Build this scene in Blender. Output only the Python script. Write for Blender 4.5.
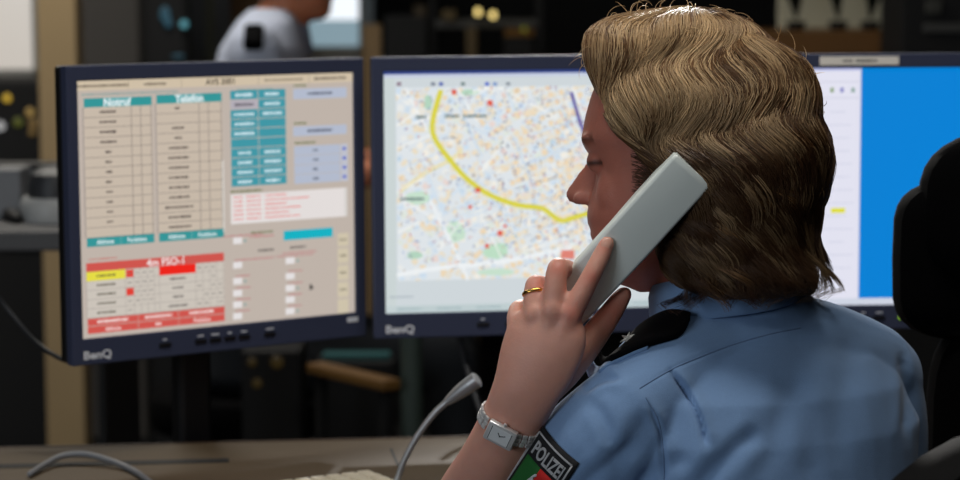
import bpy, bmesh, math, random
import numpy as np
from mathutils import Vector, Matrix
from mathutils.bvhtree import BVHTree

# ------------------------------------------------------------------ reset
for o in list(bpy.data.objects):
    bpy.data.objects.remove(o, do_unlink=True)
scene = bpy.context.scene
COL = scene.collection
rnd = random.Random(7)
rng = np.random.default_rng(7)

# ------------------------------------------------------------------ camera
FPX = 2400.0
CZ = 1.318
PITCH, ROLL = math.radians(6.273), math.radians(0.281)
_F = Vector((0, math.cos(PITCH), -math.sin(PITCH)))
_R0 = Vector((1, 0, 0)); _U0 = _R0.cross(_F)
CR = _R0 * math.cos(ROLL) - _U0 * math.sin(ROLL)
CU = _R0 * math.sin(ROLL) + _U0 * math.cos(ROLL)
CF = _F
CAM = Vector((0, 0, CZ))
cd = bpy.data.cameras.new('camera'); cam = bpy.data.objects.new('camera', cd); COL.objects.link(cam)
cam.matrix_world = Matrix(((CR.x, CU.x, -CF.x, 0), (CR.y, CU.y, -CF.y, 0), (CR.z, CU.z, -CF.z, CZ), (0, 0, 0, 1)))
cd.sensor_width = 36.0; cd.lens = 36.0 * FPX / 960.0
cd.clip_start = 0.05; cd.clip_end = 60
cd.dof.use_dof = True; cd.dof.focus_distance = 2.19; cd.dof.aperture_fstop = 6.0
scene.camera = cam

# ------------------------------------------------------------------ world, exposure, lights
w = bpy.data.worlds.new('world'); scene.world = w; w.use_nodes = True
w.node_tree.nodes['Background'].inputs[0].default_value = (0.6, 0.75, 1.0, 1)
w.node_tree.nodes['Background'].inputs[1].default_value = 0.02
scene.view_settings.view_transform = 'Standard'
scene.view_settings.look = 'None'
scene.view_settings.exposure = 0.0
scene.view_settings.gamma = 1.0
scene.view_settings.use_curve_mapping = False

def lamp(name, kind, loc, target, power, color, size=0.5, size_y=None, spot=None, spread=None):
    ld = bpy.data.lights.new(name, kind); ld.energy = power; ld.color = color
    if kind == 'AREA':
        ld.shape = 'RECTANGLE' if size_y else 'SQUARE'; ld.size = size
        if size_y: ld.size_y = size_y
        if spread: ld.spread = math.radians(spread)
    else:
        ld.shadow_soft_size = size
    if kind == 'SPOT':
        ld.spot_size = math.radians(spot); ld.spot_blend = 0.5
    o = bpy.data.objects.new(name, ld); COL.objects.link(o)
    o.location = loc
    o.rotation_euler = (Vector(target) - Vector(loc)).to_track_quat('-Z', 'Y').to_euler()
    return o
# added soft key light, unseen, standing in for daylight left of the camera
lamp('window_daylight', 'AREA', (-2.35, -0.9, 1.75), (0.3, 2.3, 1.05), 32, (0.86, 0.93, 1.0), 1.5, 1.2)
# ceiling panel lamp above the desk row behind the camera
lamp('panel_lamp', 'AREA', (0.2, 0.2, 2.70), (0.2, 0.4, 0), 5, (1.0, 0.95, 0.88), 1.2, 0.3)
# added back light for rims on hair and hand, unseen, aimed at this desk
lamp('spot_lamp', 'SPOT', (0.22, 6.2, 2.50), (0.16, 2.2, 1.10), 320, (1.0, 0.97, 0.92), 0.06, spot=20)
# ceiling panel lamp added to brighten the monitor fronts and hair tops
lamp('panel_lamp', 'AREA', (0.1, 2.15, 2.70), (0.1, 2.4, 0), 15, (1.0, 0.96, 0.90), 1.2, 0.3)
lamp('panel_lamp', 'AREA', (-1.2, 5.0, 2.70), (-1.2, 5.0, 0), 30, (1.0, 0.95, 0.86), 1.2, 0.3)

# ------------------------------------------------------------------ helpers
def P(px, py, d):
    return CAM + CF * d + CR * ((px - 480) / FPX * d) + CU * ((240 - py) / FPX * d)
def ray(px, py):
    return (CF + CR * ((px - 480) / FPX) + CU * ((240 - py) / FPX)).normalized()
def onz(px, py, z):
    r = ray(px, py); return CAM + r * ((z - CZ) / r.z)
def ony(px, py, y):
    r = ray(px, py); return CAM + r * (y / r.y)
def proj(p):
    v = Vector(p) - CAM; d = v.dot(CF)
    return 480 + FPX * v.dot(CR) / d, 240 - FPX * v.dot(CU) / d, d
def lin(c):
    return tuple(((x / 255) / 12.92 if x / 255 <= 0.04045 else ((x / 255 + 0.055) / 1.055) ** 2.4) for x in c)

def mat(name, rgb, rough=0.5, metal=0.0, spec=0.5, emit=None, estr=1.0, var=0.0, vscale=8.0, bump=0.0, bscale=200.0,
        attr=None, sss=0.0, stretch=None, alpha=None, trans=0.0, sheen=0.0):
    m = bpy.data.materials.new(name); m.use_nodes = True
    nt = m.node_tree; b = nt.nodes['Principled BSDF']
    c = lin(rgb) if max(rgb) > 1.0 else rgb
    b.inputs['Base Color'].default_value = (*c, 1)
    b.inputs['Roughness'].default_value = rough
    b.inputs['Metallic'].default_value = metal
    b.inputs['Specular IOR Level'].default_value = spec
    if sheen: b.inputs['Sheen Weight'].default_value = sheen
    if sss:
        b.inputs['Subsurface Weight'].default_value = sss
        b.inputs['Subsurface Radius'].default_value = (1.0, 0.35, 0.2)
        b.inputs['Subsurface Scale'].default_value = 0.010
    if trans: b.inputs['Transmission Weight'].default_value = trans
    if emit:
        b.inputs['Emission Color'].default_value = (*(lin(emit) if max(emit) > 1 else emit), 1)
        b.inputs['Emission Strength'].default_value = estr
    src = None
    if attr:
        a = nt.nodes.new('ShaderNodeAttribute'); a.attribute_name = attr; src = a.outputs['Color']
    if var or bump:
        tc = nt.nodes.new('ShaderNodeTexCoord'); vec = tc.outputs['Object']
        if stretch:
            mp = nt.nodes.new('ShaderNodeMapping'); mp.inputs['Scale'].default_value = stretch
            nt.links.new(vec, mp.inputs['Vector']); vec = mp.outputs['Vector']
    if var:
        n = nt.nodes.new('ShaderNodeTexNoise'); n.inputs['Scale'].default_value = vscale; n.inputs['Detail'].default_value = 5
        nt.links.new(vec, n.inputs['Vector'])
        r = nt.nodes.new('ShaderNodeMapRange'); r.inputs['To Min'].default_value = 1 - var; r.inputs['To Max'].default_value = 1 + var
        nt.links.new(n.outputs['Fac'], r.inputs['Value'])
        mx = nt.nodes.new('ShaderNodeMix'); mx.data_type = 'RGBA'; mx.blend_type = 'MULTIPLY'; mx.inputs['Factor'].default_value = 1
        if src: nt.links.new(src, mx.inputs['A'])
        else: mx.inputs['A'].default_value = (*c, 1)
        nt.links.new(r.outputs['Result'], mx.inputs['B']); src = mx.outputs['Result']
    if src: nt.links.new(src, b.inputs['Base Color'])
    if bump:
        n = nt.nodes.new('ShaderNodeTexNoise'); n.inputs['Scale'].default_value = bscale; n.inputs['Detail'].default_value = 3
        nt.links.new(vec, n.inputs['Vector'])
        bp = nt.nodes.new('ShaderNodeBump'); bp.inputs['Strength'].default_value = bump; bp.inputs['Distance'].default_value = 0.001
        nt.links.new(n.outputs['Fac'], bp.inputs['Height']); nt.links.new(bp.outputs['Normal'], b.inputs['Normal'])
    return m

def emat(name):   # a lit screen: the picture colours sit on the faces
    m = bpy.data.materials.new(name); m.use_nodes = True
    nt = m.node_tree; b = nt.nodes['Principled BSDF']
    b.inputs['Base Color'].default_value = (0.01, 0.01, 0.012, 1); b.inputs['Roughness'].default_value = 0.45
    b.inputs['Specular IOR Level'].default_value = 0.2
    a = nt.nodes.new('ShaderNodeAttribute'); a.attribute_name = 'col'
    nt.links.new(a.outputs['Color'], b.inputs['Emission Color']); b.inputs['Emission Strength'].default_value = 1.0
    return m

def empty(name, loc=(0, 0, 0), rz=0.0):
    o = bpy.data.objects.new(name, None); o.empty_display_size = 0.05; COL.objects.link(o)
    o.location = loc; o.rotation_euler = (0, 0, rz); return o
def tag(o, label=None, cat=None, group=None, kind=None):
    if label: o['label'] = label
    if cat: o['category'] = cat
    if group: o['group'] = group
    if kind: o['kind'] = kind
    return o
def link(name, me, m, parent=None, world=False, smooth=True):
    """link a mesh; world=True: its vertices are world coordinates although it is parented to an (unrotated) empty"""
    o = bpy.data.objects.new(name, me); COL.objects.link(o)
    if m is not None:
        me.materials.clear(); me.materials.append(m)
    if smooth: me.shade_smooth()
    if parent is not None:
        o.parent = parent
        if world:
            q = Vector((0, 0, 0)); pp = parent
            while pp is not None:
                q += pp.location; pp = pp.parent
            if parent.type == 'EMPTY': o.matrix_parent_inverse = Matrix.Translation(-q)
    return o
def pymesh(name, vs, fs):
    me = bpy.data.meshes.new(name); me.from_pydata([tuple(v) for v in vs], [], [tuple(f) for f in fs]); me.update(); return me

class B:
    """a small bmesh builder"""
    def __init__(s): s.bm = bmesh.new()
    def box(s, c, size, bev=0.0, seg=2, rot=None):
        r = bmesh.ops.create_cube(s.bm, size=1.0)
        vs = r['verts']
        for v in vs: v.co = Vector((v.co.x * size[0], v.co.y * size[1], v.co.z * size[2]))
        if bev:
            es = list({e for v in vs for e in v.link_edges})
            rb = bmesh.ops.bevel(s.bm, geom=es, offset=bev, segments=seg, affect='EDGES', profile=0.5)
            vs = list({v for f in rb['faces'] for v in f.verts} | {v for v in vs if v.is_valid})
        for v in vs:
            if rot is not None: v.co = rot @ v.co
            v.co += Vector(c)
        return s
    def add(s, vs, fs):
        vv = [s.bm.verts.new(tuple(v)) for v in vs]
        for f in fs:
            try: s.bm.faces.new([vv[i] for i in f])
            except ValueError: pass
        return s
    def tube(s, pts, rad, n=12, closed=False): return s.add(*tube(pts, rad, n))
    def lathe(s, prof, n=28, c=(0, 0, 0), ax=None):
        """profile of (radius, height) about z"""
        vs, fs = [], []
        for (r, z) in prof:
            for i in range(n):
                a = 2 * math.pi * i / n; p = Vector((r * math.cos(a), r * math.sin(a), z))
                if ax is not None: p = ax @ p
                vs.append(p + Vector(c))
        for j in range(len(prof) - 1):
            for i in range(n):
                fs.append((j * n + i, j * n + (i + 1) % n, (j + 1) * n + (i + 1) % n, (j + 1) * n + i))
        fs.append(tuple(range(n))[::-1]); fs.append(tuple(range((len(prof) - 1) * n, len(prof) * n)))
        return s.add(vs, fs)
    def mesh(s, name):
        bmesh.ops.recalc_face_normals(s.bm, faces=s.bm.faces[:])
        me = bpy.data.meshes.new(name); s.bm.to_mesh(me); s.bm.free(); return me
    def obj(s, name, m, parent=None, world=False, smooth=False):
        o = link(name, s.mesh(name), m, parent, world, False)
        if smooth:
            me = o.data; me.shade_smooth()
            try: me.set_sharp_from_angle(angle=math.radians(40))
            except Exception: pass
        return o

def catmull(pts, k):
    """resample a list of numeric tuples with k steps per span"""
    A = [np.array(p, float) for p in pts]; n = len(A); out = []
    for i in range(n - 1):
        p0 = A[i - 1] if i else 2 * A[0] - A[1]; p1, p2 = A[i], A[i + 1]
        p3 = A[i + 2] if i + 2 < n else 2 * A[-1] - A[-2]
        for j in range(k):
            t = j / k
            out.append(0.5 * ((2 * p1) + (-p0 + p2) * t + (2 * p0 - 5 * p1 + 4 * p2 - p3) * t * t + (-p0 + 3 * p1 - 3 * p2 + p3) * t ** 3))
    out.append(A[-1]); return out

def tube(pts, rad, n=16, side=None, k=0, cap=True):
    """closed tube along points; rad: number, list of numbers or list of (along side, across); round caps"""
    pts = [Vector(p) for p in pts]
    if not isinstance(rad, (list, tuple)): rad = [rad] * len(pts)
    rad = [(r, r) if not isinstance(r, (list, tuple)) else r for r in rad]
    if k:
        q = catmull([(*p, *r) for p, r in zip(pts, rad)], k)
        pts = [Vector(x[:3]) for x in q]; rad = [(max(x[3], 1e-4), max(x[4], 1e-4)) for x in q]
    tan = []
    for i in range(len(pts)):
        a = pts[max(i - 1, 0)]; b = pts[min(i + 1, len(pts) - 1)]; tan.append((b - a).normalized())
    if side is None:
        s0 = tan[0].orthogonal().normalized()
    else: s0 = Vector(side)
    rings = []; sv = s0
    for p, t, r in zip(pts, tan, rad):
        sv = (s0 if side is not None else sv); sv = (sv - t * sv.dot(t)).normalized(); wv = t.cross(sv)
        rings.append((p, t, sv, wv, r))
    full = []
    if cap:
        p, t, a, b, r = rings[0]; m = min(r)
        for q in (85, 60, 30): c, s_ = math.cos(math.radians(q)), math.sin(math.radians(q)); full.append((p - t * m * s_, a, b, (r[0] * c, r[1] * c)))
    for p, t, a, b, r in rings: full.append((p, a, b, r))
    if cap:
        p, t, a, b, r = rings[-1]; m = min(r)
        for q in (30, 60, 85): c, s_ = math.cos(math.radians(q)), math.sin(math.radians(q)); full.append((p + t * m * s_, a, b, (r[0] * c, r[1] * c)))
    vs, fs = [], []
    for p, a, b, r in full:
        for i in range(n):
            th = 2 * math.pi * i / n; vs.append(p + a * (r[0] * math.cos(th)) + b * (r[1] * math.sin(th)))
    L = len(full)
    for j in range(L - 1):
        for i in range(n):
            fs.append((j * n + i, j * n + (i + 1) % n, (j + 1) * n + (i + 1) % n, (j + 1) * n + i))
    fs.append(tuple(range(n))[::-1]); fs.append(tuple(range((L - 1) * n, L * n)))
    return vs, fs
def loft(rings):
    n = len(rings[0]); vs = [p for r in rings for p in r]; fs = []
    for j in range(len(rings) - 1):
        for i in range(n):
            fs.append((j * n + i, j * n + (i + 1) % n, (j + 1) * n + (i + 1) % n, (j + 1) * n + i))
    fs.append(tuple(range(n))[::-1]); fs.append(tuple(range((len(rings) - 1) * n, len(rings) * n)))
    return vs, fs
def ellipsoid(c, axes, n=20, m=14):
    vs, fs = [], []
    a, b, d = [Vector(x) for x in axes]; c = Vector(c)
    for j in range(m + 1):
        th = math.pi * (j + 0.02) / (m + 0.04)
        for i in range(n):
            ph = 2 * math.pi * i / n
            vs.append(c + a * (math.sin(th) * math.cos(ph)) + b * (math.sin(th) * math.sin(ph)) + d * math.cos(th))
    for j in range(m):
        for i in range(n):
            fs.append((j * n + i, j * n + (i + 1) % n, (j + 1) * n + (i + 1) % n, (j + 1) * n + i))
    fs.append(tuple(range(n))[::-1]); fs.append(tuple(range(m * n, (m + 1) * n)))
    return vs, fs
def union(name, parts, voxel, it=4, fac=0.5):
    """fuse closed shapes into one continuous skin"""
    bm = bmesh.new()
    for vs, fs in parts:
        vv = [bm.verts.new(tuple(v)) for v in vs]
        start = len(bm.faces)
        new = []
        for f in fs:
            try: new.append(bm.faces.new([vv[i] for i in f]))
            except ValueError: pass
        bmesh.ops.recalc_face_normals(bm, faces=new)
        # outward?
        vol = sum((f.calc_center_median().dot(f.normal) * f.calc_area()) for f in new)
        c = sum((v.co for v in vv), Vector()) / len(vv)
        vol = sum(((f.calc_center_median() - c).dot(f.normal) * f.calc_area()) for f in new)
        if vol < 0: bmesh.ops.reverse_faces(bm, faces=new)
    me = bpy.data.meshes.new(name + '_src'); bm.to_mesh(me); bm.free()
    o = bpy.data.objects.new(name + '_src', me); COL.objects.link(o)
    r = o.modifiers.new('r', 'REMESH'); r.mode = 'VOXEL'; r.voxel_size = voxel; r.adaptivity = 0.0
    s = o.modifiers.new('s', 'SMOOTH'); s.factor = fac; s.iterations = it
    dg = bpy.context.evaluated_depsgraph_get(); dg.update()
    out = bpy.data.meshes.new_from_object(o.evaluated_get(dg)); out.name = name
    bpy.data.objects.remove(o, do_unlink=True); bpy.data.meshes.remove(me)
    return out
def verts_np(me):
    a = np.empty(len(me.vertices) * 3); me.vertices.foreach_get('co', a); return a.reshape(-1, 3)
def set_np(me, a):
    me.vertices.foreach_set('co', np.ascontiguousarray(a, dtype=float).ravel()); me.update()
def normals_np(me):
    a = np.empty(len(me.vertices) * 3); me.vertex_normals.foreach_get('vector', a); return a.reshape(-1, 3)
def bvh_of(me):
    bm = bmesh.new(); bm.from_mesh(me); t = BVHTree.FromBMesh(bm); bm.free(); return t
def set_col(me, cols, domain='POINT', name='col'):
    a = me.color_attributes.new(name, 'FLOAT_COLOR', domain)
    a.data.foreach_set('color', np.ascontiguousarray(np.concatenate([cols, np.ones((len(cols), 1))], 1), dtype=np.float32).ravel())
def proj_np(a):
    v = a - np.array(CAM); d = v @ np.array(CF)
    return 480 + FPX * (v @ np.array(CR)) / d, 240 - FPX * (v @ np.array(CU)) / d
_txt = {}
def text2d(s, size=1.0, bold=0.0):
    """flat text outline as 2-D triangles, origin bottom-left, height about size"""
    if (s, bold) in _txt: vs, fs, wd = _txt[(s, bold)]
    else:
        cu = bpy.data.curves.new('t', 'FONT'); cu.body = s; cu.size = 1.0; cu.resolution_u = 3; cu.offset = bold
        o = bpy.data.objects.new('t', cu); COL.objects.link(o)
        dg = bpy.context.evaluated_depsgraph_get(); dg.update()
        me = bpy.data.meshes.new_from_object(o.evaluated_get(dg))
        vs = [(v.co.x, v.co.y) for v in me.vertices]; fs = [tuple(p.vertices) for p in me.polygons]
        wd = max(v[0] for v in vs)
        bpy.data.objects.remove(o, do_unlink=True); bpy.data.curves.remove(cu); bpy.data.meshes.remove(me)
        _txt[(s, bold)] = (vs, fs, wd)
    return [(x * size, y * size) for x, y in vs], fs, wd * size

# ------------------------------------------------------------------ materials
M = {}
M['carpet'] = mat('carpet', (38, 38, 40), 0.95, var=0.2, vscale=60, bump=0.4)
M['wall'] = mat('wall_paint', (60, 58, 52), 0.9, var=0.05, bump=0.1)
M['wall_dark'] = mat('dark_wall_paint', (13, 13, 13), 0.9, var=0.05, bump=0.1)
M['ceil'] = mat('ceiling_tile', (150, 148, 140), 0.9, var=0.04, bump=0.2)
M['bezel'] = mat('navy_black_plastic', (60, 66, 90), 0.6, spec=0.25, bump=0.15, bscale=900)
M['shell'] = mat('black_plastic', (15, 15, 17), 0.5, bump=0.1, bscale=700)
M['screen'] = emat('lit_screen')
M['logo'] = mat('silver_print', (235, 238, 245), 0.4)
M['button'] = mat('dark_button', (16, 17, 22), 0.35)
M['paper'] = mat('paper_label', (246, 240, 230), 0.8, var=0.03)
M['ink'] = mat('grey_ink', (120, 116, 110), 0.8)
M['desk'] = mat('desk_laminate', (92, 78, 60), 0.62, spec=0.25, var=0.12, vscale=14, stretch=(1, 9, 9), bump=0.05)
M['deskedge'] = mat('desk_edge_band', (70, 50, 34), 0.5)
M['black'] = mat('black_matte', (8, 8, 9), 0.7)
M['leather'] = mat('black_leather', (3, 3, 4), 0.75, spec=0.12, bump=0.3, bscale=350)
M['blackfab'] = mat('black_fabric', (4, 4, 5), 0.95, spec=0.1, bump=0.3, bscale=500)
M['chrome'] = mat('brushed_steel', (190, 190, 190), 0.25, metal=1.0)
M['micmetal'] = mat('grey_gooseneck', (170, 172, 174), 0.4, metal=0.6)
M['cable'] = mat('grey_cable', (120, 122, 126), 0.5)
M['dcable'] = mat('dark_cable', (34, 36, 40), 0.5)
M['cream'] = mat('cream_plastic', (196, 184, 160), 0.5, bump=0.05)
M['keycap'] = mat('keycap_plastic', (208, 198, 176), 0.5)
M['phone'] = mat('pale_grey_phone_plastic', (222, 230, 226), 0.38, bump=0.05, bscale=1200)
M['skin'] = mat('skin', (196, 140, 116), 0.5, spec=0.4, attr='col', sss=0.3, var=0.07, vscale=90, bump=0.22, bscale=420)
M['nail'] = mat('fingernail', (222, 168, 150), 0.25)
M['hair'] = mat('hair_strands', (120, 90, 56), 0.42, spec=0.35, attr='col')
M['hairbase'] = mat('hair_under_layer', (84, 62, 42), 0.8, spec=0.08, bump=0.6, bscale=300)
M['shirt'] = mat('blue_shirt_cotton', (120, 152, 194), 0.85, spec=0.2, var=0.05, vscale=300, bump=0.35, bscale=1100, sheen=0.15)
M['seam'] = mat('shirt_seam_thread', (106, 134, 172), 0.85)
M['epaulette'] = mat('black_epaulette_cloth', (7, 7, 9), 0.95, spec=0.1, bump=0.3, bscale=900)
M['silver'] = mat('silver_thread', (205, 205, 200), 0.4, metal=0.3)
M['patch'] = mat('black_patch_cloth', (14, 15, 20), 0.85, bump=0.4, bscale=1200)
M['patchgrey'] = mat('grey_embroidery', (176, 178, 182), 0.8, bump=0.4, bscale=1200)
M['patchgreen'] = mat('green_embroidery', (24, 100, 40), 0.8, bump=0.4, bscale=1200)
M['patchred'] = mat('red_embroidery', (200, 30, 26), 0.8, bump=0.4, bscale=1200)
M['patchwhite'] = mat('white_embroidery', (200, 205, 210), 0.8, bump=0.4, bscale=1200)
M['trouser'] = mat('dark_trouser_wool', (30, 34, 40), 0.9, bump=0.2)
M['shoe'] = mat('black_shoe_leather', (10, 10, 10), 0.3)
M['gold'] = mat('gold_ring_metal', (225, 180, 95), 0.22, metal=1.0)
M['watch'] = mat('watch_steel', (228, 228, 228), 0.28, metal=0.4)
M['dial'] = mat('watch_dial', (220, 224, 226), 0.3)
M['glassdark'] = mat('dark_glass', (10, 12, 14), 0.12)

# ================================================================== THE SETTING
def struct(name, b, m, parent=None):
    o = b.obj(name, m, parent)
    if parent is None: o['kind'] = 'structure'
    return o
X0, X1, Y0, Y1, ZC = -3.0, 3.0, -1.6, 8.4, 2.80
struct('floor', B().box(((X0 + X1) / 2, (Y0 + Y1) / 2, -0.05), (X1 - X0 + .4, Y1 - Y0 + .4, 0.1)), M['carpet'])
struct('ceiling', B().box(((X0 + X1) / 2, (Y0 + Y1) / 2, ZC + 0.05), (X1 - X0 + .4, Y1 - Y0 + .4, 0.1)), M['ceil'])
struct('wall_left', B().box((X0 - 0.1, (Y0 + Y1) / 2, ZC / 2), (0.2, Y1 - Y0, ZC)), M['wall'])
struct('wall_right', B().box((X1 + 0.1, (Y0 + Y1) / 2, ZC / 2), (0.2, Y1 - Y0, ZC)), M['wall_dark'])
struct('wall_front', B().box((0, Y0 - 0.1, ZC / 2), (X1 - X0 + .4, 0.2, ZC)), M['wall'])
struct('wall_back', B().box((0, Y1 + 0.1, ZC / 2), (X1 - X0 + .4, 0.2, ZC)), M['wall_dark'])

# windows with glowing panes; the first is an unseen addition on the left wall
def wall_window(n, loc, rz, wd, ht, glow, estr, mull=1):
    e = empty('window_%d' % n, loc, rz); e['kind'] = 'structure'
    m = mat('window_glass_%d' % n, (20, 22, 24), 0.2, emit=glow, estr=estr)
    fr = mat('window_frame_paint_%d' % n, (150, 150, 145), 0.5)
    B().box((0, 0.0, 0), (wd, 0.01, ht)).obj('pane', m, e)
    b = B()
    for s in (-1, 1):
        b.box((s * (wd / 2 + .02), -0.01, 0), (0.05, 0.05, ht + .09), 0.004)
        b.box((0, -0.01, s * (ht / 2 + .02)), (wd + .09, 0.05, 0.05), 0.004)
    b.obj('window_frame', fr, e)
    for k in range(mull):
        B().box((-wd / 2 + wd * (k + 1) / (mull + 1), -0.01, 0), (0.04, 0.04, ht), 0.004).obj('mullion', fr, e)
    return e
wall_window(1, (X0 + 0.03, -0.6, 1.65), math.radians(90), 2.0, 1.3, (215, 230, 255), 0.6)  # unseen window added to go with the key light

# ================================================================== DESK
DZ = 0.75
dA = onz(-140, 451.5, DZ); dB = onz(1120, 421, DZ)      # rear edge of the desk top
ddir = (dB - dA).normalized(); dn = Vector((ddir.y, -ddir.x, 0))   # towards the camera
desk = empty('desk', (0.1, 2.6, 0)); tag(desk, 'long wooden office desk with a light laminate top under the monitors', 'desk')
drot = Matrix.Rotation(math.atan2(ddir.y, ddir.x), 3, 'Z')
dc = (dA + dB) / 2; dl = (dB - dA).length + 0.3
B().box(dc + dn * 0.24 + Vector((0, 0, -0.0135)), (dl, 0.48, 0.027), 0.002, rot=drot).obj('desk_top', M['desk'], desk, True)
B().box(dc - dn * 0.002 + Vector((0, 0, -0.0135)), (dl, 0.004, 0.029), 0, rot=drot).obj('edge_band', M['deskedge'], desk, True)
for s in (-0.46, 0.46):
    B().box(dc + ddir * (dl * s) + dn * 0.24 + Vector((0, 0, -DZ / 2 - 0.0135)), (0.03, 0.42, DZ - 0.027), 0.002, rot=drot).obj('side_panel', M['deskedge'], desk, True)
# the cable slot let into the top
sA = onz(-20, 467, DZ); sB = onz(229, 460.5, DZ); sm = (sA + sB) / 2
B().box(sm + Vector((0, 0, -0.003)), ((sB - sA).length, 0.022, 0.0075), 0, rot=Matrix.Rotation(math.atan2((sB - sA).y, (sB - sA).x), 3, 'Z')).obj('cable_slot', M['black'], desk, True)
jA = onz(391, 449, DZ); jB = onz(401, 472, DZ)
B().box((jA + jB) / 2 + Vector((0, 0, -0.001)), ((jB - jA).length, 0.003, 0.003), 0, rot=Matrix.Rotation(math.atan2((jB - jA).y, (jB - jA).x), 3, 'Z')).obj('board_joint', M['black'], desk, True)

# ================================================================== MONITORS
SW, SH = 0.376, 0.301
MON = {'L': (Vector((-0.31177, 2.88409, -0.26878 + CZ)), math.radians(35.09)),
       'M': (Vector((0.06767, 2.99299, -0.26710 + CZ)), math.radians(8.80)),
       'R': (Vector((0.48100, 3.02722, -0.26760 + CZ)), math.radians(3.07))}
class Disp:
    """picture on a screen, in the screen's own plane (x right, z up, front towards -y)"""
    def __init__(s, key):
        s.c, s.yaw = MON[key]; s.inv = Matrix.Rotation(-s.yaw, 3, 'Z'); s.v = []; s.f = []; s.cl = []
        s.n = Matrix.Rotation(s.yaw, 3, 'Z') @ Vector((0, -1, 0))
    def uv(s, px, py):
        r = ray(px, py); t = (s.c - CAM).dot(s.n) / r.dot(s.n); q = s.inv @ (CAM + r * t - s.c)
        return q.x, q.z
    def quad(s, pts, col, lay):
        i = len(s.v); y = -0.0002 - lay * 0.00006
        pts = [(min(max(x, -SW / 2), SW / 2), min(max(z, -SH / 2), SH / 2)) for x, z in pts]
        s.v += [(x, y, z) for x, z in pts]; s.f.append(tuple(range(i, i + len(pts)))); s.cl.append(lin(col))
    def box(s, x0, z0, x1, z1, col, lay): s.quad([(x0, z0), (x1, z0), (x1, z1), (x0, z1)], col, lay)
    def rect(s, px0, py0, py1, px1, col, lay=1):
        """py0, py1 are measured at the left edge px0"""
        x0, z1 = s.uv(px0, py0); _, z0 = s.uv(px0, py1); x1, _ = s.uv(px1, (py0 + py1) / 2)
        s.box(x0, z0, x1, z1, col, lay); return x0, z0, x1, z1
    def line(s, a, b, wd, col, lay):
        dx, dz = b[0] - a[0], b[1] - a[1]; L = math.hypot(dx, dz) or 1e-6; nx, nz = -dz / L * wd / 2, dx / L * wd / 2
        s.quad([(a[0] - nx, a[1] - nz), (b[0] - nx, b[1] - nz), (b[0] + nx, b[1] + nz), (a[0] + nx, a[1] + nz)], col, lay)
    def scrib(s, cx, cz, wd, h, col, lay=3):
        """a line of print too small to read"""
        x = cx - wd / 2
        while x < cx + wd / 2 - 0.0006:
            k = rnd.uniform(0.0012, 0.0026); a = rnd.uniform(0.6, 1.0)
            s.box(x, cz - h / 2 * a, min(x + k, cx + wd / 2), cz + h / 2 * a, col, lay); x += k + rnd.uniform(0.0004, 0.0009)
    def text(s, t, cx, cz, h, col, lay=4):
        vs, fs, wd = text2d(t, h / 0.70, 0.02); i = len(s.v); y = -0.0002 - lay * 0.00006
        s.v += [(cx - wd / 2 + x, y, cz - h / 2 + z) for x, z in vs]
        for f in fs: s.f.append(tuple(j + i for j in f)); s.cl.append(lin(col))
    def mesh(s, name):
        me = pymesh(name, s.v, s.f)
        cols = np.array([c for c, f in zip(s.cl, s.f) for _ in f]); set_col(me, cols, 'CORNER'); return me

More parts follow.
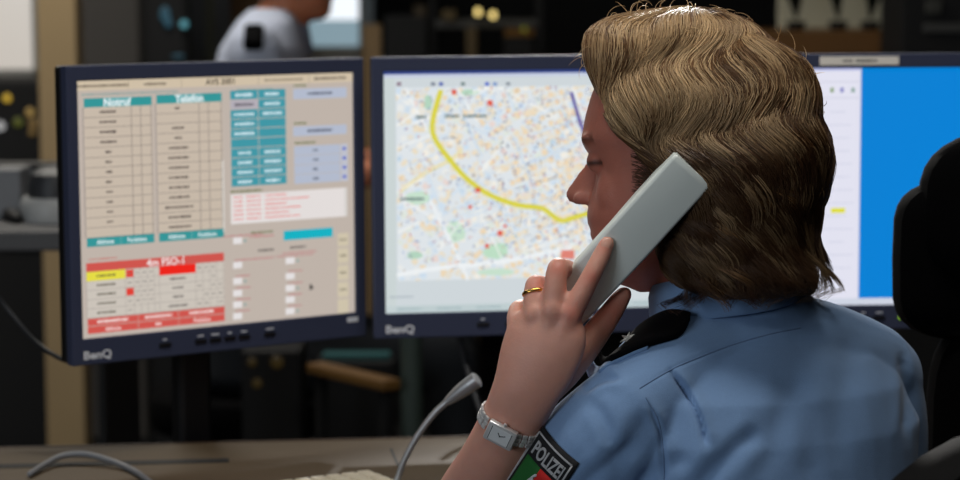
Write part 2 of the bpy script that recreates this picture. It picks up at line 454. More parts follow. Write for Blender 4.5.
def monitor(key, label, stand=True):
    c, yaw = MON[key]
    base = Vector((c.x, c.y, 0.0)); e = empty('computer_monitor', base, yaw)
    tag(e, label, 'monitor', 'row of monitors on the desk')
    z = c.z; bs, bt, bb = 0.0145, 0.0180, 0.0310
    b = B(); x = SW / 2; h = SH / 2; yc = 0.004; th = 0.016
    b.box((-x - bs / 2, yc, z + (bt - bb) / 2), (bs, th, SH + bt + bb), 0.0015)
    b.box((x + bs / 2, yc, z + (bt - bb) / 2), (bs, th, SH + bt + bb), 0.0015)
    b.box((0, yc, z + h + bt / 2), (SW + .002, th, bt), 0.0015)
    b.box((0, yc, z - h - bb / 2), (SW + .002, th, bb), 0.0015)
    fr = b.obj('bezel', M['bezel'], e)
    zc = z + (bt - bb) / 2
    b = B(); b.box((0, 0.021, zc), (SW + 2 * bs - .001, 0.020, SH + bt + bb - .001), 0.004)
    W2, H2 = SW + 2 * bs - .006, SH + bt + bb - .006
    def ring(sx, sz, y, dz=0): return [Vector((a * sx / 2, y, zc + dz + q * sz / 2)) for a, q in ((-1, -1), (1, -1), (1, 1), (-1, 1))]
    b.add(*loft([ring(W2, H2, 0.03), ring(W2 - .02, H2 - .02, 0.036), ring(W2 * .72, H2 * .66, 0.058), ring(W2 * .5, H2 * .4, 0.062)]))
    b.obj('back_shell', M['shell'], e)
    # controls along the lower bezel
    bx = {'L': (-.082, -.034, -.014, .006, .026, .062), 'M': (-.066, -.030, -.010, .010, .030, .070), 'R': (-.082, -.034, -.014, .006, .026, .062)}[key]
    bz = z - h - 0.0165
    for i, q in enumerate(bx):
        B().box((q, -0.0042, bz), (0.0155, 0.003, 0.006), 0.001).obj('button', M['button'], e)
        B().box((q, -0.0041, bz + 0.0068), (0.005 + .003 * (i % 3), 0.0006, 0.0016)).obj('button_mark', M['logo'], e)
    if key != 'R':
        vs, fs, wd = text2d('BenQ', 0.0135, 0.03); wd0 = -x - 0.001
        me = pymesh('logo', [(wd0 + a * 1.15, -0.0043, bz - 0.0075 + q) for a, q in vs], fs); link('logo', me, M['logo'], e, smooth=False)
    if key == 'L':
        B().box((x - 0.006, -0.0041, z - h - 0.0085), (0.016, 0.0006, 0.006)).obj('model_badge', M['logo'], e)
    if key == 'R':
        g = mat('green_power_led', (40, 90, 10), 0.4, emit=(150, 200, 30), estr=1.0)
        lx = Disp('R').uv(899.5, 319)[0]
        B().lathe([(0.0, 0), (0.0026, 0.0003), (0.0026, 0.0012), (0.0, 0.0016)], 12, (lx, -0.0045, z - h - 0.016), Matrix.Rotation(math.pi / 2, 3, 'X')).obj('power_light', g, e)
    # column and foot down to the rail behind the desk
    b = B(); b.box((0, 0.075, z - 0.10), (0.07, 0.03, 0.09), 0.006); b.box((0, 0.085, (z - 0.1 + 0.665) / 2), (0.045, 0.028, z - 0.1 - 0.665), 0.006)
    b.obj('stand_column', M['shell'], e)
    return e, z

def screen_left():
    D = Disp('L'); cream = (190, 178, 168); W_ = (225, 228, 230); teal = (50, 148, 150)
    D.box(-SW / 2, -SH / 2, SW / 2, SH / 2, cream, 0)
    D.rect(76, 81, 91, 354, (206, 190, 166), 1)
    for px in (128, 181, 258, 309):
        a = D.uv(px, 84); D.box(a[0], SH / 2 - .0115, a[0] + .0006, SH / 2, (150, 136, 118), 2)
    zt = SH / 2 - .0062
    def U(px, py): return D.uv(px, py)
    D.scrib(U(103, 86)[0], zt, 0.066, 0.0035, (110, 98, 84)); D.scrib(U(155, 84)[0], zt, 0.030, 0.004, (110, 98, 84))
    D.text('AVS 2001', U(220, 80)[0], zt + .0005, 0.0072, (70, 60, 50)); D.scrib(U(284, 80)[0], zt, 0.055, 0.003, (130, 116, 98))
    D.scrib(U(330, 76)[0], zt, 0.046, 0.0035, (100, 88, 76))
    D.scrib(U(130, 94)[0], SH / 2 - .016, 0.125, 0.0016, (90, 150, 150)); D.scrib(U(255, 86)[0], SH / 2 - .017, 0.05, 0.002, (90, 150, 150))
    # the two call tables
    tab = (198, 184, 168); grid = (124, 110, 106)
    for (xa, xb, c1, c2, cap, tx, first) in ((83.5, 151.5, 131.9, 141.2, 'Notruf', 117, 0), (156.2, 221.5, 199.4, 208.8, 'Telefon', 189, 1)):
        ya = 98.6 if first == 0 else 95.0
        x0, z1 = U(xa, ya); x1, _ = U(xb, ya); z0 = U(83.5, 238.6)[1]
        D.box(x0, z0, x1, z1, tab, 1)
        hh = 0.0105; D.box(x0, z1 - hh, x1, z1, teal, 2)
        xc = U(tx, ya)[0]; D.box(xc - .017, z1 - hh + .0004, xc + .017, z1, (104, 172, 176), 3); D.text(cap, xc, z1 - hh / 2, 0.0088, (236, 244, 245), 4)
        n = 13; zz = z1 - hh; dz = (zz - z0) / n
        for i in range(n):
            D.box(x0, zz - (i + 1) * dz - .0003, x1, zz - (i + 1) * dz + .0003, grid, 2)
            xm = (x0 + U(c1, 150)[0]) / 2
            if first == 0:
                if i < 4: D.scrib(xm, zz - (i + .5) * dz, 0.021, 0.0035, (70, 58, 56))
                elif i < 12: D.scrib(xm, zz - (i + .5) * dz, 0.008, 0.0032, (70, 58, 56))
            elif i != 1:
                D.scrib(xm, zz - (i + .5) * dz, (0.008, 0, .016, .009, .026, .027, .027, .027, .027, .027, .038, .03, .03)[i], 0.0033, (70, 58, 56))
        for q in (xa, c1, c2, xb):
            g = U(q, 150)[0]; D.box(g - .0004, z0, g + .0004, zz, grid, 3)
        D.box(x0, z0 - .0105, x1, z0, teal, 2)
        for k, t in ((.27, 'Abfrage'), (.74, 'Funktion')): D.text(t, x0 + (x1 - x0) * k, z0 - .0053, 0.0050, (225, 238, 240), 4)
        D.box((x0 + x1) / 2 - .0004, z0 - .0105, (x0 + x1) / 2 + .0004, z0, (120, 180, 180), 3)
    a = U(221.8, 160); b_ = U(224.5, 232); D.box(a[0], b_[1], b_[0], a[1], (225, 222, 216), 2)
    # teal direct-dial keys
    x0, z1 = U(230, 90.5); x1 = U(285.2, 92)[0]; z0 = U(230, 187.5)[1]; dz = (z1 - z0) / 10; mid = (x0 + x1) / 2
    for r in range(10):
        for c in range(2):
            a, b_ = (x0, mid - .0005) if c == 0 else (mid + .0005, x1)
            col = (178, 172, 182) if (r, c) == (1, 0) else (62, 150, 164)
            D.box(a, z1 - (r + 1) * dz + .0007, b_, z1 - r * dz - .0003, col, 2)
            if (r, c) not in ((3, 1), (4, 1), (5, 0), (5, 1)):
                D.scrib((a + b_) / 2, z1 - (r + .5) * dz, rnd.uniform(.018, .03), 0.0042, (90, 84, 92) if (r, c) == (1, 0) else (214, 234, 240), 3)
    # pale blue keys on the right
    pb = (178, 186, 204)
    for (y0, y1) in ((87.8, 98.6), (125.6, 135.6)):
        q = D.rect(293, y0 + 1.2, y1 + .8, 346.5, pb, 2); D.scrib((q[0] + q[2]) / 2, (q[1] + q[3]) / 2, .036, .0038, (70, 74, 92))
        D.scrib(q[0] + .010, q[3] + .004, .018, .003, (96, 112, 60))
    q0 = U(294, 146.5)[1]; q1 = U(294, 184.5)[1]; xa, xb = U(294, 150)[0], U(347.5, 150)[0]; dz = (q0 - q1) / 4
    D.scrib(xa + .016, q0 + .004, .03, .003, (96, 112, 60))
    for i in range(4):
        D.box(xa, q0 - (i + 1) * dz + .0006, xb - .011, q0 - i * dz, pb, 2); D.box(xb - .010, q0 - (i + 1) * dz + .0006, xb, q0 - i * dz, (188, 192, 206), 2)
        D.scrib((xa + xb) / 2 - .008, q0 - (i + .5) * dz, .008, .0032, (80, 84, 98)); D.box(xb - .0075, q0 - (i + .62) * dz, xb - .0025, q0 - (i + .35) * dz, (40, 66, 190), 3)
    # message list
    x0, z1, x1, z0 = *U(230.5, 194.8), U(347, 200)[0], U(230.5, 224.5)[1]
    D.box(x0, z0, x1, z1, (226, 220, 218), 2); D.scrib(x0 + .022, z1 + .0035, .044, .0028, (96, 112, 60)); D.box(x1 - .004, z0, x1, z1, (212, 208, 204), 3)
    for i in range(6):
        zz = z1 - .0035 - i * (z1 - z0 - .006) / 5.6; D.scrib(x0 + .0105, zz, .013, .0022, (226, 120, 116)); D.scrib(x0 + .032, zz, .020, .0022, (226, 120, 116)); L = (.03, .062, .03, .05, .034, .05)[i]; D.scrib(x0 + .048 + L / 2, zz, L, .0022, (228, 118, 114))
    # lower right form
    D.rect(283.5, 231, 240.5, 332.5, (18, 176, 194), 2)
    D.scrib(U(262, 232)[0], U(262, 232)[1], .030, .0028, (96, 112, 60)); D.scrib(U(262, 237)[0], U(262, 236)[1], .034, .0022, (190, 110, 114))
    for (xa, ys) in ((233, (241, 265.5, 281.5, 293.5, 305, 316.5)), (285.5, (261, 276.5, 288.5, 300, 311.5))):
        for i, y in enumerate(ys):
            q = D.rect(xa, y - 3.2, y + 3.2, xa + 9, (226, 222, 222), 3); D.scrib(q[0] + (.03 if i == 1 and xa < 240 else .014), q[3] + .0022, (.055 if i == 0 or (i == 1 and xa < 240) else .02), .0018, (190, 112, 118))
            if i in (0, 2, 4): D.box(q[2] + .003, q[1] + .002, q[2] + .0055, q[1] + .0045, (90, 160, 165), 3)
    D.scrib(U(266, 250)[0], U(266, 250)[1], .022, .0033, (90, 84, 82)); D.scrib(U(298, 247)[0], U(298, 247)[1], .022, .0033, (90, 84, 82)); D.scrib(U(300, 252)[0], U(300, 252)[1], .05, .0018, (190, 112, 118))
    for i in range(5):
        q = D.rect(337.5, 233.5 + i * 17.0 - (2 if i else 0), 246.5 + i * 17.0, 348.5, (205, 194, 170), 2)
        if i < 4: D.scrib((q[0] + q[2]) / 2, (q[1] + q[3]) / 2, .009, .0028, (110, 100, 84))
    # the red radio table
    red = (206, 84, 76); x0, z1 = U(86, 263.4); x1 = U(223.8, 255)[0]; zb = U(86, 334.2)[1]; hh = .0105
    D.scrib(x0 + .022, z1 + .004, .036, .002, (196, 110, 104))
    D.box(x0, z1 - hh, x1, z1, red, 2); D.text('4m FSO-1', (x0 + x1) / 2 + .012, z1 - hh / 2, .0088, (238, 224, 222), 4)
    ztab = z1 - hh; zrow = U(87, 318.5)[1] ; dz = (ztab - zrow) / 5
    D.box(x0, zrow, x1, ztab, (202, 194, 184), 1)
    cols = [U(q, 290)[0] for q in (86.5, 125.5, 134, 141, 148, 154.5, 159.5, 196, 203, 210, 217, 223.6)]
    for i in range(6): D.box(x0, ztab - i * dz - .00025, x1, ztab - i * dz + .00025, (156, 146, 140), 2)
    for g in cols: D.box(g - .00025, zrow, g + .00025, ztab, (156, 146, 140), 2)
    D.box(x0, ztab - dz, cols[1], ztab, (228, 218, 66), 3); D.box(cols[6], ztab - dz, cols[7], ztab, (236, 34, 22), 3)
    for i in (0, 2): D.box(cols[1] + .001, ztab - (i + .9) * dz, cols[2] - .0005, ztab - (i + .1) * dz, (222, 62, 50), 3)
    for i in range(5):
        D.scrib((x0 + cols[1]) / 2, ztab - (i + .5) * dz, .024, .003, (84, 78, 60), 4)
        if i: D.scrib((cols[6] + cols[7]) / 2, ztab - (i + .5) * dz, (0, .022, .014, .014, .026)[i], .003, (90, 82, 80), 4)
        for k in list(range(1, 5)) + list(range(7, 11)):
            if rnd.random() < .75: D.scrib((cols[k] + cols[k + 1]) / 2, ztab - (i + .5) * dz, .004, .002, (120, 112, 108), 4)
    dzz = (zrow - zb) / 2; zz = zrow - .0005
    for r in range(2):
        for c in range(3):
            a = x0 + (x1 - x0) * (0, .36, .655)[c]; b_ = x0 + (x1 - x0) * (.36, .655, 1.0)[c]
            D.box(a + .0003, zz - (r + 1) * dzz + .0004, b_ - .0003, zz - r * dzz - .0004, red, 2)
            if (r, c) == (1, 0): D.text('Abfrage', (a + b_) / 2, zz - (r + .5) * dzz, .0045, (238, 220, 216), 4)
            elif (r, c) == (1, 2): D.text('Funktion', (a + b_) / 2, zz - (r + .5) * dzz, .0045, (238, 220, 216), 4)
            else: D.scrib((a + b_) / 2, zz - (r + .5) * dzz, (.04, .036, .034, 0, .008)[r * 3 + c], .0038, (238, 220, 216), 4)
    mx, mz = U(309.5, 283); D.quad([(mx, mz), (mx, mz - .010), (mx + .0028, mz - .0072), (mx + .0065, mz - .0072)], (20, 20, 24), 5)
    return D.mesh('display')

def clip_poly(pts, x0, z0, x1, z1):
    return [(min(max(x, x0), x1), min(max(z, z0), z1)) for x, z in pts]
def screen_mid():
    D = Disp('M'); U = D.uv
    D.box(-SW / 2, -SH / 2, SW / 2, SH / 2, (206, 214, 218), 0)
    D.box(-SW / 2, SH / 2 - .0035, SW / 2, SH / 2, (52, 72, 140), 1)
    D.box(-SW / 2, SH / 2 - .0075, SW / 2, SH / 2 - .0035, (196, 204, 224), 1)
    for i, px in enumerate((399, 433, 441, 463, 487, 495, 508)):
        a = U(px, 84); D.box(a[0] - .0026, a[1] - .002, a[0] + .0026, a[1] + .0022, ((130, 100, 120), (110, 120, 140), (50, 80, 170), (110, 130, 130), (50, 90, 200), (120, 150, 200), (130, 140, 150))[i], 2)
    D.box(-SW / 2, -SH / 2, U(395, 150)[0], SH / 2 - .0075, (202, 212, 212), 1)
    D.box(-SW / 2, -SH / 2, SW / 2, U(400, 306)[1], (190, 204, 206), 1)
    for i in range(7): D.scrib(-SW / 2 + .03 + i * .05, -SH / 2 + .005, .03, .003, (160, 182, 186), 2)
    D.scrib(-SW / 2 + .02, U(400, 297)[1], .03, .003, (166, 178, 186), 2)
    # the map sheet
    x0, z1 = U(396, 88); x1, z0 = SW / 2 - .004, U(396, 281)[1]
    D.box(x0, z0, x1, z1, (222, 228, 232), 1)
    pal = [(232, 220, 196), (234, 214, 182), (228, 222, 208), (206, 222, 236), (206, 220, 232), (232, 234, 232), (230, 214, 208), (222, 228, 220), (240, 236, 226)]
    # city districts: each its own street grid of blocks
    for gx in range(11):
        for gz in range(7):
            cx = x0 + (gx + .5) * (x1 - x0) / 11; cz = z0 + (gz + .5) * (z1 - z0) / 7
            dens = 0.35 + 0.6 * min(1, max(0, (gx - 1.0) / 5)) * (0.6 + .4 * (gz > 1))
            ang = rnd.choice((.32, .38, .42, -.9, .3)) if gx > 3 else rnd.uniform(-.8, .9); ca, sa = math.cos(ang), math.sin(ang)
            for i in range(-3, 4):
                for j in range(-3, 4):
                    if rnd.random() > .35 + dens * .6: continue
                    bx, bz = cx + (i * .0086) * ca - (j * .0098) * sa, cz + (i * .0086) * sa + (j * .0098) * ca
                    if abs(bx - cx) > (x1 - x0) / 20 or abs(bz - cz) > (z1 - z0) / 12: continue
                    a, b_ = rnd.uniform(.0026, .0042), rnd.uniform(.0026, .0046)
                    col = rnd.choice(pal[:3]) if rnd.random() < .5 * dens + .12 else rnd.choice(pal)
                    q = [(bx + u_ * a * ca - v_ * b_ * sa, bz + u_ * a * sa + v_ * b_ * ca) for u_, v_ in ((-1, -1), (1, -1), (1, 1), (-1, 1))]
                    D.quad(clip_poly(q, x0, z0, x1, z1), col, 2)
    # parks
    for (px, py, rx, rz) in ((470, 93, 10, 4), (418, 198, 14, 7), (455, 232, 11, 13), (495, 252, 14, 8), (495, 272, 22, 4), (415, 255, 9, 5), (428, 102, 5, 9), (500, 248, 10, 6)):
        cx, cz = U(px, py); s_ = .00122
        D.quad(clip_poly([(cx + rx * s_ * math.cos(t) * rnd.uniform(.75, 1.1), cz + rz * s_ * math.sin(t) * rnd.uniform(.75, 1.1)) for t in np.linspace(0, 2 * math.pi, 11)[:-1]], x0, z0, x1, z1), rnd.choice(((188, 222, 196), (178, 212, 190), (198, 224, 204))), 3)
    # roads, waters and railways
    def road(pp, wd, col, lay):
        q = [U(*p) for p in pp]; q = [tuple(v) for v in catmull(q, 6)]
        for a, b_ in zip(q[:-1], q[1:]): D.line(a, b_, wd, col, lay)
    for k in range(110):
        a = rnd.uniform(x0, x1); c = rnd.uniform(z0, z1); L = rnd.uniform(.02, .08); t = rnd.choice((.35, .4, -1.15, .3, -1.2, .9, -.5))
        D.line((max(x0, a - L / 2 * math.cos(t)), min(max(c - L / 2 * math.sin(t), z0), z1)), (min(x1, a + L / 2 * math.cos(t)), min(max(c + L / 2 * math.sin(t), z0), z1)), rnd.uniform(.001, .0026), rnd.choice(((240, 242, 242), (244, 244, 240), (200, 216, 232), (206, 222, 236))), 4)
    for k in range(60):   # fine dark lines of print
        a = rnd.uniform(x0 + .01, x1 - .02); c = rnd.uniform(z0 + .004, z1 - .004); t = rnd.choice((.35, -1.2, .9, .1)); L = rnd.uniform(.003, .010)
        D.line((a, c), (a + L * math.cos(t), min(max(c + L * math.sin(t), z0), z1)), .0008, rnd.choice(((110, 120, 140), (140, 140, 150), (160, 110, 110))), 6)
    for k in range(2600):
        a = rnd.uniform(x0 + .002, x1 - .002); c = rnd.uniform(z0 + .002, z1 - .002); d_ = (a - x0) / (x1 - x0)
        if rnd.random() > .22 + d_ * .9 or (c - z0) / (z1 - z0) < .2 * rnd.random() + .02: continue
        t = rnd.choice((.36, .4, -1.2, -1.15, .9, .3)); L = rnd.uniform(.0012, .0045); D.line((a, c), (a + L * math.cos(t), c + L * math.sin(t)), rnd.uniform(.0008, .0018), rnd.choice(((206, 130, 120), (120, 150, 200), (130, 130, 146), (110, 126, 176), (120, 128, 140), (186, 160, 130), (160, 124, 156), (150, 190, 214), (150, 166, 196))), 5)
    road([(400, 192), (422, 175), (450, 160), (462, 150)], .0045, (232, 222, 178), 4)
    road([(397, 275), (440, 268), (500, 262), (560, 250)], .006, (236, 240, 242), 4)
    road([(430, 200), (455, 250), (468, 280)], .004, (236, 240, 242), 4)
    road([(441, 90), (437, 103), (432.5, 122), (434, 137), (446, 155), (466, 178), (490, 195), (518, 205), (541, 208), (553, 216), (562, 221), (575, 217), (600, 210)], .0066, (218, 211, 74), 7)
    road([(571, 92), (578, 115), (586, 140)], .0042, (96, 84, 160), 7)
    for (px, py, wd) in ((452, 116, .018), (475, 116, .03), (421, 117, .013), (412, 199, .03)): a = U(px, py); D.scrib(a[0], a[1], wd, .0045, (84, 110, 112), 8)
    for (px, py, s_) in ((490, 103, .0034), (500, 233, .0032), (478, 190, .003), (454, 92, .003), (487, 246, .0026), (470, 207, .0022), (505, 226, .002)): a = U(px, py); D.box(a[0] - s_, a[1] - s_, a[0] + s_, a[1] + s_, (222, 92, 72), 8)
    a = U(568, 254); D.box(a[0] - .009, a[1] - .006, a[0] + .008, a[1] + .005, (222, 130, 116), 8)
    return D.mesh('display')
def screen_right():
    D = Disp('R'); U = D.uv
    D.box(-SW / 2, -SH / 2, SW / 2, SH / 2, (0, 128, 212), 0)
    xr = U(860.5, 150)[0]
    D.box(-SW / 2, -SH / 2, xr, SH / 2, (226, 226, 240), 1)
    D.box(-SW / 2, SH / 2 - .003, xr, SH / 2, (170, 176, 220), 2); D.box(xr - .0012, -SH / 2, xr, SH / 2, (188, 192, 222), 2)
    for y in (82, 98): z = U(820, y)[1]; D.box(-SW / 2, z - .0004, xr - .002, z + .0004, (196, 196, 216), 2)
    for px, c in ((832, (120, 150, 90)), (842, (120, 120, 190)), (853, (130, 160, 150))): a = U(px, 90); D.box(a[0] - .002, a[1] - .003, a[0] + .002, a[1] + .003, c, 3)
    for i in range(14): z = U(830, 112 + i * 13)[1]; D.scrib(xr - .03, z, rnd.uniform(.02, .045), .002, (206, 208, 226), 3)
    D.rect(831, 208, 213, 845, (224, 222, 60), 4)
    D.box(-SW / 2, -SH / 2, SW / 2, -SH / 2 + .0085, (206, 212, 226), 5)
    return D.mesh('display')

mL, zL = monitor('L', 'monitor showing the call list with teal and red tables, turned inwards')
mM, zM = monitor('M', 'monitor showing the street map with a yellow main road')
mR, zR = monitor('R', 'monitor with a white window on a bright blue desktop and paper strip on top')
for e, z, f in ((mL, zL, screen_left), (mM, zM, screen_mid), (mR, zR, screen_right)):
    o = link('display', f(), M['screen'], e, smooth=False); o.location = (0, 0, z)
# paper strip with small print on the right monitor's top bezel
RI = Disp('R'); lx0 = RI.uv(819, 60)[0]; lx1 = RI.uv(898, 60)[0]
ps = B().box(((lx0 + lx1) / 2, -0.0048, zR + SH / 2 + 0.0092), (lx1 - lx0, 0.0012, 0.0108)).obj('paper_strip', M['paper'], mR)
b = B(); x = (lx0 + lx1) / 2 - .020
for i in range(13):
    k = rnd.uniform(.0018, .0032)
    if i != 4: b.box((x, -0.0056, zR + SH / 2 + 0.0092), (k, 0.0003, 0.0042 * rnd.uniform(.7, 1)))
    x += .0034
b.obj('strip_print', M['ink'], ps)

# the rail that carries the three stands behind the desk
rail = empty('monitor_rail', (0.08, 3.12, 0)); tag(rail, 'black steel rail behind the desk carrying the monitor stands', 'rail')
B().box((0.08, 3.09, 0.645), (1.6, 0.22, 0.04), 0.004).obj('beam', M['black'], rail, True)
for x in (-.66, .82): B().box((x, 3.09, 0.3125), (0.06, 0.10, 0.625), 0.004).obj('post', M['black'], rail, True)

# ================================================================== THE PERSON AT THE DESK
person = empty('person', (0.27, 2.2, 0))
tag(person, 'person in light blue uniform shirt with wavy blond hair, holding a phone', 'person')
# ---- head frame: face turned to the picture's left and a little away
AL, TAU = math.radians(20), math.radians(3)
HC = P(690, 150, 2.27)
f0 = -CR * math.cos(AL) + CF * math.sin(AL)
HF = (f0 * math.cos(TAU) - CU * math.sin(TAU)).normalized()
HU = (CU * math.cos(TAU) + f0 * math.sin(TAU)).normalized()
HL = HU.cross(HF).normalized()
def H(f, u, l): return HC + HF * f + HU * u + HL * l
def sag(px, py):
    """pixel -> (f, u) on the head's middle plane"""
    r = ray(px, py); t = (HC - CAM).dot(HL) / r.dot(HL); q = CAM + r * t - HC
    return q.dot(HF), q.dot(HU)
def interp_profile(pxs):
    q = sorted([sag(*p)[::-1] for p in pxs]); u = np.array([a for a, _ in q]); f = np.array([b for _, b in q])
    return lambda x: float(np.interp(x, u, f))
front = interp_profile([(676, 27), (640, 33), (614, 58), (603, 78), (595, 97), (589, 118), (586.5, 132), (584.5, 141), (588, 149), (595, 158), (599, 168), (600, 178), (597, 190), (593, 203), (590, 212), (590.5, 222), (594, 229), (593, 236), (598, 245), (597, 256), (597, 266), (603, 277), (618, 284), (640, 290)])
back = interp_profile([(704, 27), (738, 40), (758, 60), (774, 90), (782, 130), (781, 160), (772, 190), (752, 220), (726, 245), (704, 265), (680, 280), (660, 290)])
def u_of(y): return sag(690, y)[1]
wu = sorted([(u_of(y), v) for y, v in ((27, .006), (33, .032), (45, .050), (62, .063), (90, .071), (130, .073), (160, .071), (190, .067), (220, .061), (245, .053), (265, .043), (278, .032), (290, .012))])
width = lambda x: float(np.interp(x, [a for a, _ in wu], [b for _, b in wu]))
def spow(v, p): return math.copysign(abs(v) ** p, v)
rings = []
for u in np.linspace(u_of(290), u_of(27), 46):
    a, b_, w_ = front(u), back(u), width(u); mid = b_ + (a - b_) * 0.46; r = []
    for i in range(48):
        t = 2 * math.pi * i / 48; c, s_ = math.cos(t), math.sin(t)
        pw = 0.80 if c > 0 else 0.95
        r.append(H(mid + (a - mid if c > 0 else mid - b_) * spow(c, pw), u, w_ * spow(s_, 0.9)))
    rings.append(r)
parts = [loft(rings)]
# nose
nr = [sag(*p) for p in ((590, 150), (587.5, 160), (580.5, 170), (573, 180), (567, 189), (565, 195), (567.5, 201), (578, 205))]
nw = (.004, .0055, .0075, .0095, .0125, .0150, .0150, .0115)
rings = []
for (f_, u_), w_ in zip(nr, nw):
    fb = front(u_) - 0.014; r = []
    for i in range(20):
        t = math.pi * 2 * i / 20; c, s_ = math.cos(t), math.sin(t)
        if c >= 0: r.append(H(fb + 0.006 + (f_ - fb - 0.006) * c ** 0.8, u_, w_ * s_ * (1 - 0.45 * c)))
        else: r.append(H(fb + 0.006 + 0.012 * c, u_, w_ * s_ * (1.0 + 1.1 * -c)))
    rings.append(r)
parts.append(loft(rings[::-1]))
fn, un = sag(576, 198)
for s_ in (-1, 1):
    parts.append(ellipsoid(H(fn - .010, un - .001, s_ * .0125), (HF * .010, HU * .0065, HL * .0065)))       # nostril wings
    fe, ue = sag(599, 163); parts.append(ellipsoid(H(fe - .010, ue, s_ * .031), (HF * .0125, HU * .0115, HL * .0145)))   # eyes under the lids
    fe, ue = sag(590, 141); parts.append(ellipsoid(H(fe - .011, ue, s_ * .024), (HF * .010, HU * .008, HL * .026)))      # brow ridge
    fe, ue = sag(624, 196); parts.append(ellipsoid(H(fe - .014, ue, s_ * .038), (HF * .030, HU * .034, HL * .020)))      # cheeks
    fe, ue = sag(692, 178); parts.append(ellipsoid(H(fe, ue, s_ * .074), (HF * .016, HU * .030, HL * .008)))            # ears
fl, ul = sag(591.5, 223); parts.append(ellipsoid(H(fl - .004, ul, 0), (HF * .006, HU * .0042, HL * .020)))
fl, ul = sag(593.5, 234); parts.append(ellipsoid(H(fl - .004, ul, 0), (HF * .006, HU * .0045, HL * .017)))
fl, ul = sag(604, 262); parts.append(ellipsoid(H(fl - .002, ul, 0), (HF * .012, HU * .012, HL * .016)))
# neck
parts.append(tube([P(700, 215, 2.275), P(706, 262, 2.275), P(722, 305, 2.275), P(742, 350, 2.275)], [.050, .052, .055, .062], 24, k=4))
# ---- torso frame
BE = math.radians(28)
TS = (CR * math.cos(BE) + CF * math.sin(BE)); TS.z = 0; TS.normalize()
TG = Vector((-TS.y, TS.x, 0))           # she faces this way
def torso_rings(spec, inset=0.0, n=40):
    out = []
    for (px, py, d, a, b_) in spec:
        c = P(px, py, d)
        out.append([c + TS * ((a - inset) * spow(math.cos(2 * math.pi * i / n), .9)) + TG * ((b_ - inset) * spow(math.sin(2 * math.pi * i / n), .9)) for i in range(n)])
    return out
TSPEC = [(752, 338, 2.275, .075, .062), (755, 358, 2.275, .115, .078), (757, 385, 2.275, .146, .094), (757, 425, 2.275, .160, .104), (757, 480, 2.275, .156, .108), (762, 560, 2.27, .150, .106), (770, 660, 2.25, .148, .108), (780, 770, 2.22, .165, .118), (786, 850, 2.20, .172, .125), (788, 890, 2.19, .15, .11)]
parts.append(loft(torso_rings(TSPEC, 0.012)[::-1]))
# ---- left arm and hand (raised to the ear)
EL, WR = P(432, 588, 2.37), P(513, 418, 2.195)
SHL = P(628, 418, 2.195)
HS = (CR * .95 - CF * .30).normalized()            # across the back of the hand, little finger to index
parts.append(tube([SHL, P(575, 492, 2.25), P(500, 560, 2.33), EL], [.044, .043, .040, .036], 20, k=3))
parts.append(tube([EL, P(446, 548, 2.335), P(470, 500, 2.275), P(492, 458, 2.225), WR], [(.037, .037), (.037, .036), (.034, .031), (.029, .025), (.0285, .021)], 24, side=HS, k=4))
parts.append(tube([WR, P(525, 392, 2.182), P(537, 362, 2.175), P(546, 338, 2.172), P(549, 323, 2.172)], [(.0285, .021), (.031, .020), (.0365, .018), (.038, .0155), (.035, .013)], 28, side=HS, k=4))
def finger(pts, rr): parts.append(tube([P(*p) for p in pts], rr, 16, k=5))
finger([(556, 350, 2.166), (570, 316, 2.164), (590, 278, 2.165), (601.5, 255, 2.171), (607, 243.5, 2.1745)], [.011, .0108, .0092, .0083, .0072])
finger([(545, 348, 2.172), (552, 314, 2.167), (557, 272, 2.172), (562, 269, 2.188), (571, 271, 2.206), (590, 284, 2.226)], [.011, .0112, .0102, .0096, .0088, .0075])
finger([(535, 350, 2.176), (534, 320, 2.174), (534.5, 288, 2.186), (539, 285, 2.200), (551, 288, 2.218), (572, 300, 2.234)], [.011, .0108, .0096, .0092, .0085, .0072])
finger([(524, 352, 2.180), (518, 328, 2.184), (517, 312, 2.200), (522, 308, 2.212), (534, 311, 2.226), (550, 320, 2.238)], [.010, .0102, .0088, .0082, .0075, .0065])
finger([(545, 392, 2.192), (566, 368, 2.196), (589, 342, 2.204), (608, 317, 2.208), (619, 301, 2.208), (624, 294.5, 2.208)], [.015, .0165, .0138, .0112, .0095, .0078])
# knuckles and tendons
for (px, py, d) in ((571, 315, 2.1565), (553, 311, 2.158), (535, 316, 2.166), (519, 326, 2.178)):
    parts.append(ellipsoid(P(px, py, d), (CR * .0085, CU * .0095, CF * .0040)))
# ---- right arm, resting forward on the desk behind her body
SHR = P(866, 385, 2.365); ER = P(874, 575, 2.375); WR2 = Vector((0.33, 2.60, DZ + 0.040))
parts.append(tube([SHR, P(872, 470, 2.375), ER], [.043, .042, .036], 20, k=3))
parts.append(tube([ER, ER.lerp(WR2, .4) + Vector((0, 0, .004)), WR2], [(.036, .036), (.034, .032), (.027, .021)], 20, k=4))
hd = (WR2 - ER); hd.z = 0; hd.normalize(); hs = Vector((hd.y, -hd.x, 0))
pm = WR2 + hd * .075 + Vector((0, 0, -.015)); parts.append(tube([WR2, WR2 + hd * .04 + Vector((0, 0, -.006)), pm], [(.027, .020), (.034, .016), (.037, .0125)], 20, side=hs, k=3))
for i, (o_, L) in enumerate(((-.027, .066), (-.009, .076), (.010, .070), (.027, .055))):
    q = pm + hs * o_; parts.append(tube([q - hd * .02, q + hd * .012, q + hd * (L * .5) + Vector((0, 0, .003)), q + hd * (L + .005) + Vector((0, 0, -.012))], [.0105, .0102, .009, .0072], 12, k=3))
